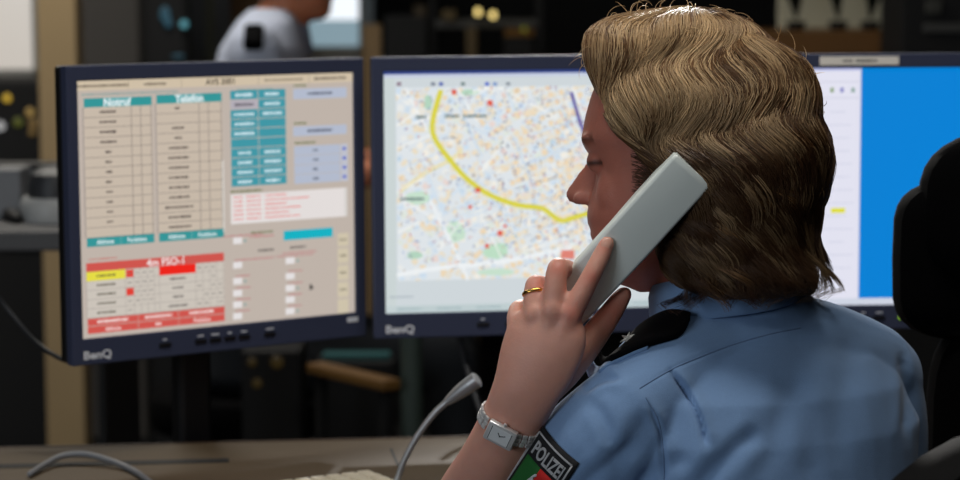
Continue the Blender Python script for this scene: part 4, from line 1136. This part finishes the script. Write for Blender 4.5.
# gold ring
rc = P(534, 295, 2.1835); rax = (P(534.5, 286, 2.188) - P(534, 312, 2.176)).normalized(); r1 = (-CF - rax * (-CF).dot(rax)).normalized(); r2 = rax.cross(r1)
vs, fs = [], []; nn, mm = 36, 8
for i in range(nn):
    a = 2 * math.pi * i / nn; d_ = r1 * math.cos(a) + r2 * math.sin(a); h = body_bvh.ray_cast(rc, d_); R_ = (h[0] - rc).length if h[0] is not None and (h[0] - rc).length < .0125 else .0102
    for j in range(mm):
        b2 = 2 * math.pi * j / mm; vs.append(rc + d_ * (R_ + .0006 + .0010 * math.cos(b2)) + rax * (.0019 * math.sin(b2) + .0012 * math.sin(a * 2)))
for i in range(nn):
    for j in range(mm): fs.append((i * mm + j, ((i + 1) % nn) * mm + j, ((i + 1) % nn) * mm + (j + 1) % mm, i * mm + (j + 1) % mm))
ring = link('finger_ring', pymesh('finger_ring', vs, fs), M['gold']); tag(ring, 'thin twisted gold ring on the finger', 'ring')

# ================================================================== ON THE DESK
# gooseneck microphone
mb = onz(390, 506, DZ); md = proj(mb)[2]
mic = empty('gooseneck_microphone', (mb.x, mb.y, DZ)); tag(mic, 'thin grey gooseneck microphone standing on the desk', 'microphone')
B().lathe([(.0, 0), (.022, 0), (.023, .004), (.020, .012), (.008, .018), (.0, .018)], 28, (mb.x, mb.y, DZ)).obj('base', M['shell'], mic, True, True)
gp = [Vector((mb.x, mb.y, DZ + .012)), P(397, 480, md - .002), P(404, 461, md - .005), P(417, 437, md - .010), P(434, 414, md - .016), P(449, 400, md - .020)]
vs, fs = tube(gp, .0036, 12, k=8); B().add(vs, fs).obj('gooseneck', M['micmetal'], mic, True, True)
hp = [P(447, 402, md - .020), P(457, 394, md - .023), P(468, 386, md - .027), P(477, 379.5, md - .030)]
vs, fs = tube(hp, [.0046, .0072, .0086, .0088], 18, k=3, cap=False); mh = B().add(vs, fs).obj('microphone_head', M['micmetal'], mic, True, True)
t_ = (hp[-1] - hp[-2]).normalized(); B().add(*ellipsoid(hp[-1], ((t_.orthogonal().normalized()) * .0080, t_.cross(t_.orthogonal().normalized()) * .0080, t_ * .0022), 16, 8)).obj('grille', mat('pale_grille', (176, 180, 182), .6, bump=.6, bscale=2500), mh, True, True)
# cream keyboard, its rear corner in the picture
k0, k1 = onz(371, 474.5, DZ + .016), onz(302, 483, DZ + .016); kx = (k0 - k1); kx.z = 0; kx.normalize(); ky = Vector((-kx.y, kx.x, 0)); krot = Matrix((kx, ky, Vector((0, 0, 1)))).transposed()
KW, KD = .30, .12; kc = Vector((k0.x, k0.y, DZ)) - kx * KW / 2 - ky * KD / 2
kb = empty('keyboard', kc); tag(kb, 'cream plastic keyboard on the desk beside the microphone', 'keyboard')
B().box(kc + Vector((0, 0, .0095)), (KW, KD, .019), .006, 3, rot=krot).obj('keyboard_body', M['cream'], kb, True, True)
kme = None
for r in range(5):
    for c in range(15):
        p = kc + krot @ Vector((-KW / 2 + .018 + c * .0189, KD / 2 - .020 - r * .0189, .0215))
        if kme is None: o = B().box((0, 0, 0), (.0165, .0165, .007), .0018, 1).obj('key', M['keycap'], kb); kme = o.data
        else: o = bpy.data.objects.new('key', kme); COL.objects.link(o); o.parent = kb
        o.location = p - kc; o.rotation_euler = (0, 0, math.atan2(kx.y, kx.x))
# grey cable looping over the desk and hanging cables
def cable(name, pts, r, m, label, k=8):
    vs, fs = tube(pts, r, 10, k=k); o = B().add(vs, fs).obj(name, m, None, False, True); tag(o, label, 'cable'); return o
def dz(px, py, h): return onz(px, py, DZ + h)
cable('cable', [dz(30, 474, .004), dz(46, 464, .006), dz(62, 456, .010), dz(84, 454, .012), dz(108, 460, .008), dz(128, 468, .004), dz(142, 476, .004), dz(152, 486, .004), dz(150, 500, .004)], .0036, M['cable'], 'loose grey cable looping across the desk top')
mbk = Vector((0.055, 3.065, 0)); 
cable('cable', [ony(459, 330, 3.03), ony(461, 342, 3.02), ony(466, 365, 3.00), ony(474, 392, 2.97), ony(482, 415, 2.94), ony(489, 434, 2.915), dz(496, 440, .004), dz(520, 446, .004)], .0042, M['dcable'], 'dark cable hanging from the map monitor down to the desk')
cable('cable', [ony(-40, 262, 3.0), ony(-10, 288, 3.0), ony(10, 312, 3.0), ony(32, 338, 2.98), ony(52, 354, 2.95), ony(75, 362, 2.93), ony(100, 352, 2.90)], .0030, M['dcable'], 'thin black cable sagging from the side counter to the call list monitor')

# ================================================================== OFFICE CHAIRS
def swivel_base(e, c, hgt, m):
    b = B(); b.lathe([(.0, .09), (.028, .09), (.028, .22), (.018, .22), (.018, hgt), (.0, hgt)], 20, c); b.obj('gas_column', M['shell'], e, True, True)
    for i in range(5):
        a = 2 * math.pi * i / 5 + .3; d = Vector((math.cos(a), math.sin(a), 0)); b = B(); c0 = Vector(c)
        b.tube([c0 + d * .02 + Vector((0, 0, .105)), c0 + d * .15 + Vector((0, 0, .095)), c0 + d * .29 + Vector((0, 0, .072))], [.024, .020, .015], 10); b.obj('base_arm', M['shell'], e, True, True)
        q = c0 + d * .29; s_ = Vector((-d.y, d.x, 0)); ax = Matrix((d, Vector((0, 0, 1)), s_)).transposed()
        B().lathe([(.0, -.018), (.027, -.016), (.029, 0), (.027, .016), (.0, .018)], 16, (q.x, q.y, .029), ax).obj('castor', M['shell'], e, True, True)
def slab(c, ax, ay, az, hw, hh, th, ex, curve=0.0, n=40):
    """cushion with a rounded (superellipse) outline; ax across, az up, ay through"""
    rings = []
    for (k, y) in ((.02, -.5), (.80, -.5), (.95, -.38), (1.0, -.1), (1.0, .1), (.95, .38), (.80, .5), (.02, .5)):
        r = []
        for i in range(n):
            t = 2 * math.pi * i / n; x = spow(math.cos(t), 2 / ex) * hw * (k if k < .5 else 1 - (1 - k) * .35); z = spow(math.sin(t), 2 / ex) * hh * (k if k < .5 else 1 - (1 - k) * .35)
            r.append(Vector(c) + ax * x + az * z + ay * (y * th + curve * (x / hw) ** 2))
        rings.append(r)
    return loft(rings)
Z3 = Vector((0, 0, 1))
# her own chair, swivelled so that its back stands at her right
fa = math.radians(42); cf = Vector((-math.sin(fa), math.cos(fa), 0)); cx_ = Vector((cf.y, -cf.x, 0)); sc_ = Vector((.275, 2.115, 0))
oc = empty('office_chair', sc_); tag(oc, 'black leather office chair the person sits on, its rounded backrest turned aside', 'chair', 'office chairs')
B().add(*slab(sc_ + Vector((0, 0, .415)), cx_, Z3, cf, .245, .235, .085, 3.5)).obj('seat', M['leather'], oc, True, True)
bc = sc_ - cf * .265
B().add(*slab(bc + Vector((0, 0, .732)), cx_, -cf, (Z3 - cf * .10).normalized(), .232, .236, .065, 3.0, -.03)).obj('backrest', M['leather'], oc, True, True)
B().tube([sc_ - cf * .05 + Z3 * .36, sc_ - cf * .27 + Z3 * .37, bc - cf * .05 + Z3 * .48, bc - cf * .045 + Z3 * .66], [.022, .022, .020, .018], 12).obj('back_bar', M['shell'], oc, True, True)
swivel_base(oc, sc_, .375, M['shell'])
# the neighbouring chair with headrest
nc = Vector((.648, 2.455, 0)); n0 = Vector((1, 0, 0)); nf = Vector((0, 1, 0))
oc2 = empty('office_chair', nc); tag(oc2, 'black high-back office chair with headrest in front of the blue screen', 'chair', 'office chairs')
def zpx(y, yy): return ony(960, y, yy).z
zt, zs = zpx(141, 2.455), zpx(209, 2.455)
B().add(*slab(Vector((nc.x, 2.45, (zt + zs) / 2 - .035)), n0, nf, Z3, .198, (zt - zs) / 2 + .055, .055, 3.2)).obj('headrest', M['blackfab'], oc2, True, True)
B().add(*slab(Vector((nc.x, 2.46, zs - .052)), n0, nf, Z3, .222, .088, .055, 5.0)).obj('backrest', M['blackfab'], oc2, True, True)
B().add(*slab(Vector((nc.x, 2.46, zs - .27)), n0, nf, Z3, .185, .165, .05, 5.0)).obj('lumbar_cushion', M['blackfab'], oc2, True, True)
B().add(*slab(nc + nf * .24 + Vector((0, 0, .44)), n0, Z3, nf, .24, .235, .08, 3.5)).obj('seat', M['blackfab'], oc2, True, True)
B().tube([nc + nf * .2 + Z3 * .385, nc - nf * .035 + Z3 * .39, nc - nf * .045 + Z3 * .55], [.02, .02, .018], 12).obj('back_bar', M['shell'], oc2, True, True)
swivel_base(oc2, nc + nf * .24, .40, M['shell'])

# ================================================================== THE ROOM BEYOND
def wx(px, y): return ony(px, 30, y).x
def wz(py, y): return ony(480, py, y).z
def strip_box(px0, px1, y, z0, z1, depth, bev=.004):
    a, b_ = wx(px0, y), wx(px1, y); return B().box(((a + b_) / 2, y + depth / 2, (z0 + z1) / 2), (b_ - a, depth, z1 - z0), bev)
glow = lambda n, c, s: mat(n, (10, 10, 10), .5, emit=c, estr=s)
# lit window with blind at the far left, pillar, cabinets, door, window with pale view
ww = wall_window(2, (wx(2, 6.8), 6.8, wz(72, 6.8) + .55), 0, wx(36, 6.8) - wx(-60, 6.8), 1.08, (200, 192, 182), .95, 0); ww.location.x = (wx(36, 6.8) + wx(-60, 6.8)) / 2
struct('trim_1', strip_box(37, 76, 5.6, 0, ZC, .10), mat('beige_pillar_paint', (168, 144, 106), .7, var=.05))
cab = empty('tall_cabinet', (wx(145, 6.5), 6.5, 0)); tag(cab, 'tall grey two-door cabinet beside the beige pillar', 'cabinet')
strip_box(70, 216, 6.52, 0, 2.0, .4).obj('cabinet_body', mat('cabinet_grey', (62, 60, 56), .7), cab, True)
strip_box(72, 139, 6.50, .06, 1.97, .02).obj('door', mat('cabinet_door_grey', (74, 70, 66), .6), cab, True)
strip_box(141, 214, 6.50, .06, 1.97, .02).obj('door', mat('cabinet_door_olive', (78, 80, 68), .6), cab, True)
dr = struct('door_1', strip_box(216, 300, 7.3, 0, 2.05, .05), mat('brown_door_wood', (96, 66, 26), .5, var=.15, vscale=6, stretch=(8, 8, 1)))
B().tube([Vector((wx(222, 7.28), 7.30, 1.02)), Vector((wx(222, 7.28), 7.25, 1.02)), Vector((wx(238, 7.28), 7.25, 1.02))], .009, 10).obj('door_handle', M['chrome'], dr)
w3 = wall_window(3, (0, 7.6, 0), 0, wx(361, 7.6) - wx(296, 7.6), .62, (150, 176, 188), .75, 0); w3.location = ((wx(361, 7.6) + wx(296, 7.6)) / 2, 7.6, wz(47, 7.6) + .31)
zl_ = wz(19, 7.6) - w3.location.z
B().box((wx(336, 7.6) - w3.location.x, -.012, (zl_ + .31) / 2), (wx(361, 7.6) - wx(311, 7.6), .012, .31 - zl_)).obj('bright_pane', glow('bright_sky_pane', (240, 246, 252), 1.1), w3)
struct('trim_2', strip_box(362, 381, 7.2, 0, wz(24, 7.2), .08), mat('tan_post_paint', (170, 140, 100), .7))
struct('trim_3', strip_box(362, 374, 7.3, wz(24, 7.3), ZC, .06), mat('grey_blue_post_paint', (110, 122, 130), .7))

# black rack of equipment with teal lamps in front of the cabinet
rk = empty('equipment_rack', (wx(165, 6.0), 6.0, 0)); tag(rk, 'black equipment rack with teal lamps in front of grey cabinet', 'rack')
strip_box(140, 190, 6.0, 0, 1.45, .35, .02).obj('rack_body', M['black'], rk, True)
tl = glow('teal_lamp', (92, 158, 170), .8)
for (px, py, rx, rz) in ((184, 24, .010, .010), (165, 14, .013, .020), (178, 56, .016, .004), (168, 22, .010, .014)):
    c = ony(px, py, 5.99); B().add(*ellipsoid(c, (Vector((rx, 0, 0)), Vector((0, .006, 0)), Vector((0, 0, rz))), 12, 8)).obj('indicator_lamp', tl if px == 184 else glow('dim_teal_lamp', (44, 78, 92), .8), rk, True, True)
# black shelf unit with lamps, far left, below the window
bu = empty('control_unit', (wx(10, 6.2), 6.2, 0)); tag(bu, 'black control unit with yellow lamps below the lit window', 'control unit')
strip_box(-70, 42, 6.2, wz(166, 6.2) - .2, wz(78, 6.2), .3, .01).obj('unit_body', M['black'], bu, True)
strip_box(-70, 42, 6.22, 0, wz(166, 6.2) - .2, .26, .01).obj('plinth', M['black'], bu, True)
for (px, py, r, c, s) in ((7, 98, .010, (214, 176, 60), .9), (30, 112, .011, (170, 140, 80), .7), (33, 123, .012, (120, 96, 56), .7), (18, 122, .012, (96, 100, 40), .6), (32, 132, .009, (130, 104, 60), .6), (0, 126, .012, (190, 190, 190), .8)):
    B().add(*ellipsoid(ony(px, py, 6.195), (Vector((r, 0, 0)), Vector((0, .005, 0)), Vector((0, 0, r))), 12, 8)).obj('lamp', glow('lamp_%d_%d' % (px, py), c, s), bu, True, True)
# side counter with the grey device at the left edge
cn_ = empty('side_counter', (wx(10, 3.9), 4.0, 0)); tag(cn_, 'grey side counter behind the call list monitor', 'counter')
zc_ = wz(229, 3.75)
strip_box(-130, 100, 3.75, zc_ - .032, zc_, .45).obj('counter_top', mat('counter_grey', (84, 84, 86), .6), cn_, True)
strip_box(-130, 100, 4.19, zc_, wz(166, 4.19), .02).obj('back_panel', mat('panel_grey', (180, 182, 186), .6), cn_, True)
strip_box(-130, 100, 4.17, wz(167, 4.19), wz(160, 4.19), .05).obj('panel_cap', M['shell'], cn_, True)
for px in (-125, 90): strip_box(px, px + 8, 3.78, 0, zc_ - .032, .38).obj('leg_panel', M['black'], cn_, True)
dv = empty('label_printer', (wx(48, 3.9), 3.9, zc_)); tag(dv, 'rounded grey label printer with dark lid on side counter', 'printer')
dvx = wx(48, 3.9)
B().add(*loft([[Vector((dvx + a * .055 * math.cos(t), 3.92 + a * .065 * math.sin(t), zc_ + h)) for t in np.linspace(0, 2 * math.pi, 25)[:-1]] for a, h in ((.96, 0), (1.0, .006), (1.0, .030), (.94, .036), (.9, .040))])).obj('printer_body', mat('printer_grey', (176, 178, 178), .5), dv, True, True)
B().add(*loft([[Vector((dvx + .004 + a * .048 * math.cos(t), 3.92 + a * .058 * math.sin(t), zc_ + h)) for t in np.linspace(0, 2 * math.pi, 25)[:-1]] for a, h in ((.98, .038), (.98, .056), (.86, .078), (.55, .088), (.1, .090))])).obj('lid', mat('printer_lid', (52, 54, 58), .5), dv, True, True)
bx_ = empty('junction_box', (wx(8, 3.95), 3.95, zc_)); tag(bx_, 'flat grey box with a black plug on side counter', 'box')
strip_box(-14, 17, 3.95, zc_, zc_ + .082, .09).obj('box_body', mat('box_grey', (120, 122, 126), .5), bx_, True)
B().add(*tube([ony(8, 214, 3.945), ony(12, 216, 3.90), ony(17, 219, 3.87)], [.010, .013, .008], 12)).obj('plug', M['black'], bx_, True, True)

# dark storage rack with dim things and two warm bulbs
sr = empty('storage_rack', (wx(480, 7.0), 7.0, 0)); tag(sr, 'dark storage rack with two warm bulbs behind the monitors', 'rack')
dm = mat('dim_steel', (70, 70, 68), .6); dw = mat('dim_wood', (92, 76, 46), .6)
strip_box(436, 540, 7.0, wz(28, 7.0), wz(20, 7.0), .3).obj('shelf_board', dm, sr, True)
strip_box(466, 477, 7.0, 0, wz(28, 7.0), .05).obj('post', dw, sr, True); strip_box(536, 544, 7.0, 0, 1.6, .05).obj('post', M['black'], sr, True); strip_box(430, 436, 7.0, 0, 1.6, .05).obj('post', M['black'], sr, True)
wb = glow('warm_bulb', (255, 226, 140), 1.5)
for (px, py) in ((478, 12), (493, 15)): 
    c = ony(px, py, 6.95); bo = B().add(*ellipsoid(c, (Vector((.009, 0, 0)), Vector((0, .009, 0)), Vector((0, 0, .011))), 12, 8)).obj('bulb', wb, sr, True, True)
    B().box((c.x, 6.99, (c.z + wz(20, 7.0)) / 2 ), (.008, .012, c.z - wz(20, 7.0) + .01)).obj('bulb_stem', M['black'], sr, True)
for (px0, px1, py0, py1, c, nm, lb) in ((505, 534, 29, 37, (120, 84, 30), 'storage_box', 'small brown box under the board of the dark rack'), (442, 456, 10, 20, (98, 84, 56), 'storage_box', 'small tan box on the board of the dark rack'), (414, 426, 5, 16, (70, 60, 44), 'storage_box', 'dim brown box on the dark cupboard')):
    o = strip_box(px0, px1, 6.98, wz(py1, 6.98), wz(py0, 6.98), .12, .003).obj(nm, mat('box_card_%d' % px0, c, .8)); tag(o, lb, 'box')
dc_ = empty('dark_cupboard', (wx(405, 7.0), 7.05, 0)); tag(dc_, 'black cupboard beside the tan post', 'cupboard')
strip_box(384, 428, 6.98, 0, wz(16, 6.98), .3).obj('cupboard_body', M['black'], dc_, True)
strip_box(386, 427, 6.965, .05, wz(18, 6.98), .014).obj('cupboard_door', M['black'], dc_, True)
lb_ = strip_box(504, 534, 6.97, 0, wz(37, 6.98), .2, .004).obj('file_cabinet', M['black']); tag(lb_, 'narrow black file cabinet under the small brown box', 'cabinet'); 
gl_ = B().add(*ellipsoid(ony(524, 29, 6.94), (Vector((.008, 0, 0)), Vector((0, .005, 0)), Vector((0, 0, .008))), 10, 6)).obj('green_lamp', glow('green_lamp', (120, 120, 40), .6), sr, True, True)

# sideboard with pale picture and plants on the right
sb_ = empty('sideboard', (wx(832, 6.0), 6.0, 0)); tag(sb_, 'brown wooden sideboard under the pale picture', 'sideboard')
ztop = wz(33, 6.0)
strip_box(742, 896, 6.0, .08, ztop, .4).obj('sideboard_body', mat('brown_wood', (116, 78, 34), .45, var=.15, vscale=5, stretch=(1, 8, 8)), sb_, True)
for px in (746, 884): strip_box(px, px + 9, 6.03, 0, .08, .05).obj('foot', M['black'], sb_, True)
pic = empty('picture', (wx(835, 6.38), 6.36, ztop)); tag(pic, 'pale unframed picture leaning on the wooden sideboard', 'picture')
strip_box(778, 888, 6.36, ztop - .002, ztop + .42, .02).obj('picture_panel', mat('pale_canvas', (200, 196, 172), .8, var=.1, vscale=8), pic, True)
leafm = mat('dark_leaf', (14, 22, 14), .6)
for pi_, (px, lb) in enumerate(((796, 'dark leafy pot plant at the left end of the sideboard'), (838, 'dark leafy pot plant in the middle of the sideboard'), (870, 'dark leafy pot plant at the right end of the sideboard'))):
    x = wx(px, 6.15); pe = empty('potted_plant', (x, 6.15, ztop)); tag(pe, lb, 'plant', 'plants on the sideboard')
    B().lathe([(.0, 0), (.020, 0), (.026, .022), (.024, .022), (.022, .018), (.0, .018)], 18, (x, 6.15, ztop)).obj('pot', M['black'], pe, True, True)
    lme = None
    for k in range(11):
        a = rnd.uniform(0, 6.28); d = Vector((math.cos(a), math.sin(a) * .5, 0)); up = rnd.uniform(.08, .2); L = rnd.uniform(.02, .065)
        q = [Vector((x, 6.15, ztop + .03)), Vector((x, 6.15, ztop + .03)) + d * L * .4 + Z3 * up * .7, Vector((x, 6.15, ztop + .03)) + d * L + Z3 * up]
        B().add(*tube(q, [(.005, .002), (.017, .002), (.002, .001)], 8, k=4)).obj('leaf', leafm, pe, True, True)
# dark cased display at the far right
ds_ = empty('rack_display', (wx(935, 5.6), 5.6, 0)); tag(ds_, 'dark cased equipment with faint grey strips at the right', 'equipment')
strip_box(902, 1010, 5.6, 0, 1.42, .3).obj('case', M['black'], ds_, True)
strip_box(924, 1000, 5.59, wz(35, 5.6), wz(26, 5.6), .012).obj('grey_strip', mat('dim_grey', (72, 72, 70), .6), ds_, True)
strip_box(926, 942, 5.59, wz(16, 5.6), wz(2, 5.6), .012).obj('label_plate', mat('dim_grey2', (66, 66, 60), .6), ds_, True)

# low bench with a teal folder, seen under the monitors
zb_ = wz(361, 4.5)
bn = empty('low_bench', (wx(345, 4.5), 4.5, 0)); tag(bn, 'low wooden bench under the monitors in the far room', 'bench')
q0, q1 = onz(306, 363, zb_), onz(383, 381, zb_); bd = (q1 - q0); bd.normalize(); bnr = Vector((-bd.y, bd.x, 0)); brot = Matrix((bd, bnr, Z3)).transposed(); bcn = (q0 + q1) / 2
B().box(bcn + bnr * .02 - Z3 * .010, ((q1 - q0).length, .04, .020), .004, rot=brot).obj('bench_top', mat('bench_wood', (112, 80, 38), .5, var=.1), bn, True)
for a in (-.42, .42):
    for t in (.02,): B().box(bcn + bd * (q1 - q0).length * a + bnr * t + Vector((0, 0, -bcn.z / 2 - .010)), (.02, .02, bcn.z - .020), .003, rot=brot).obj('leg', M['black'], bn, True)
fo = strip_box(318, 387, 4.72, wz(360, 4.72), wz(354, 4.72), .05, .003).obj('folder', mat('teal_card', (26, 84, 86), .6)); tag(fo, 'teal folder lying on the dark stand', 'folder')
fs_ = strip_box(312, 391, 4.70, 0, wz(360, 4.72), .10, .004).obj('folder_stand', M['black']); tag(fs_, 'low black stand carrying the teal folder', 'stand')
gp_ = B().lathe([(.0, 0), (.035, 0), (.035, .012), (.021, .02), (.019, .78), (.0, .78)], 20, (wx(409, 4.35), 4.35, 0)).obj('steel_post', mat('green_grey_steel', (60, 72, 66), .6), None, False, True); tag(gp_, 'grey green steel post on a round foot below the monitors', 'post')
wl = empty('warm_light_unit', (wx(262, 4.6), 4.6, 0)); tag(wl, 'low black unit with dim amber lamps below the call list monitor', 'unit')
strip_box(236, 296, 4.6, 0, wz(350, 4.6), .2).obj('unit_body', M['black'], wl, True)
for (px, py, r) in ((277, 362, .013), (257, 383, .010), (252, 362, .009)): B().add(*ellipsoid(ony(px, py, 4.597), (Vector((r, 0, 0)), Vector((0, .004, 0)), Vector((0, 0, r))), 10, 6)).obj('amber_lamp', glow('amber_%d' % px, (70, 56, 26), .35), wl, True, True)

# ================================================================== THE SECOND OFFICER (far, facing right)
OY = 5.15
p2 = empty('person', (wx(262, OY), OY, 0)); tag(p2, 'person in pale blue uniform shirt with dark epaulette, seated in the far room', 'person')
def Q(px, py, dy=0.0): return ony(px, py, OY + dy)
SX, SY = Vector((1, 0, 0)), Vector((0, 1, 0))
hc = Q(292, -36)
bp = [ellipsoid(hc + Z3 * .02, (SX * .094, SY * .074, Z3 * .105)), ellipsoid(hc + SX * .030 - Z3 * .055, (SX * .060, SY * .056, Z3 * .068)), ellipsoid(hc + SX * .050 - Z3 * .095, (SX * .034, SY * .036, Z3 * .026)),
      tube([hc + SX * .094 + Z3 * .010, hc + SX * .112 - Z3 * .026, hc + SX * .100 - Z3 * .036], [.007, .011, .010], 10), tube([Q(290, -10), Q(282, 22), Q(272, 52)], [.056, .056, .066], 18, k=3)]
for s_ in (-1, 1): bp += [ellipsoid(hc - SX * .008 - Z3 * .015 + SY * .074 * s_, (SX * .020, SY * .009, Z3 * .030)), ellipsoid(hc + SX * .080 + Z3 * .008 + SY * .032 * s_, (SX * .012, SY * .015, Z3 * .011))]
shz = Q(262, 48).z; tx = wx(262, OY)
tr = lambda k: loft([[Vector((tx + o_ + (a + k) * spow(math.cos(t), .9), OY + (b_ + k) * spow(math.sin(t), .9), z)) for t in np.linspace(0, 2 * math.pi, 33)[:-1]] for (o_, a, b_, z) in ((-.06, .125, .16, .46), (-.05, .12, .16, .62), (-.02, .12, .17, shz - .25), (0, .115, .18, shz - .10), (.005, .095, .17, shz), (.015, .07, .12, shz + .055), (.025, .05, .06, shz + .085))])
bp.append(tr(-.012))
arm = {}
for s_ in (-1, 1):
    sh = Vector((tx, OY + .19 * s_, shz - .015)); el_ = sh + Vector((.06, .03 * s_, -.28)); wr_ = el_ + Vector((.22, -.05 * s_, .05)); arm[s_] = (sh, el_)
    bp += [tube([sh, el_], [.048, .038], 14), tube([el_, wr_], [.038, .026], 14), tube([wr_, wr_ + SX * .07], [(.016, .034), (.012, .038)], 14, side=Z3)]
    for j in range(4): bp.append(tube([wr_ + SX * .06 + SY * (-.027 + .018 * j), wr_ + SX * .10 + SY * (-.027 + .018 * j), wr_ + SX * .13 + SY * (-.027 + .018 * j) - Z3 * .015], [.010, .009, .007], 8))
    bp.append(tube([wr_ + SX * .02 - SY * .03 * s_, wr_ + SX * .06 - SY * .052 * s_], [.013, .009], 8))
bme = union('body', bp, .006, 4); set_col(bme, np.tile(np.array(lin((206, 132, 98))), (len(bme.vertices), 1))); link('body', bme, M['skin'], p2, True)
sp2 = [tr(0)] + [tube([arm[s_][0] + Z3 * .012, arm[s_][0].lerp(arm[s_][1], .75)], [.062, .058], 16) for s_ in (-1, 1)]
link('shirt', union('shirt', sp2, .008, 5), mat('pale_blue_shirt', (186, 194, 214), .85), p2, True)
cl_ = [[Q(279, 34) + SX * (r * math.cos(t)) + SY * (r * math.sin(t)) + Z3 * (h + .25 * r * math.cos(t) * -1) for t in np.linspace(0, 2 * math.pi, 25)[:-1]] for r, h in ((.064, -.03), (.060, .03), (.064, .034), (.074, -.02))]
B().add(*loft(cl_)).obj('collar', mat('pale_blue_collar', (150, 162, 188), .85), p2, True, True)
B().box(arm[-1][0] + Vector((.004, -.046, .044)), (.040, .06, .030), .008, rot=Matrix.Rotation(math.radians(38), 3, 'X')).obj('epaulette', M['epaulette'], p2, True)
hp2 = union('hair', [ellipsoid(hc - SX * .014 + Z3 * .045, (SX * .092, SY * .082, Z3 * .092)), ellipsoid(hc - SX * .050 - Z3 * .005, (SX * .055, SY * .074, Z3 * .075))], .006, 3); link('hair', hp2, mat('short_brown_hair', (60, 44, 30), .6, bump=.5), p2, True)
t2 = [loft([[Vector((tx - .05 + a * math.cos(t), OY + b_ * math.sin(t), z)) for t in np.linspace(0, 2 * math.pi, 25)[:-1]] for a, b_, z in ((.10, .13, .44), (.135, .175, .47), (.135, .175, .58), (.13, .17, .62))])]
for s_ in (-1, 1):
    kn = Vector((tx + .40, OY + .11 * s_, .50)); t2 += [tube([Vector((tx - .02, OY + .09 * s_, .51)), kn], [.085, .062], 16), tube([kn, Vector((kn.x + .02, kn.y, .09))], [.06, .05], 16)]
    B().add(*tube([Vector((kn.x - .03, kn.y, .042)), Vector((kn.x + .06, kn.y, .04)), Vector((kn.x + .20, kn.y, .03))], [.040, .038, .028], 14, k=3)).obj('shoe', M['shoe'], p2, True, True)
link('trousers', union('trousers', t2, .008, 4), M['trouser'], p2, True)
st_ = empty('office_chair', (tx - .03, OY, 0)); tag(st_, 'dark swivel stool under the seated person in the far room', 'chair', 'office chairs')
B().add(*slab(Vector((tx - .03, OY, .395)), SX, Z3, SY, .22, .22, .08, 3.0)).obj('seat', M['blackfab'], st_, True, True); swivel_base(st_, Vector((tx - .03, OY, 0)), .36, M['shell'])

# ceiling lamp housings
for (x, y, lb) in ((0.2, 0.2, 'flush ceiling lamp panel behind the near chairs'), (0.1, 2.15, 'flush ceiling lamp panel above the near desk'), (-1.2, 5.0, 'flush ceiling lamp panel above the far desk')):
    e = empty('ceiling_lamp', (x, y, ZC - .03)); tag(e, lb, 'lamp', 'ceiling lamps')
    B().box((x, y, ZC - .02), (1.26, .36, .04), .004).obj('housing', M['paper'], e, True)
    B().box((x, y, ZC - .045), (1.2, .3, .01)).obj('diffuser', glow('lamp_diffuser', (255, 246, 228), 1.5), e, True)
SPL = Vector((.22, 6.2, 2.50))  # fixture made up to carry the added rim light
e = empty('spotlight', (SPL.x, SPL.y, 2.55)); tag(e, 'black spotlight hanging on a rod from the ceiling, aimed at the near desk', 'lamp')
sd_ = (Vector((.16, 2.2, 1.10)) - SPL).normalized()
B().lathe([(.0, 0), (.012, 0), (.012, ZC - 2.57), (.05, ZC - 2.56), (.05, ZC - 2.54), (.0, ZC - 2.54)], 18, (SPL.x - sd_.x * .1, SPL.y - sd_.y * .1, 2.54)).obj('rod', M['black'], e, True, True)
B().add(*tube([SPL - sd_ * .16, SPL - sd_ * .08], [.05, .066], 18)).obj('spot_head', M['black'], e, True, True)
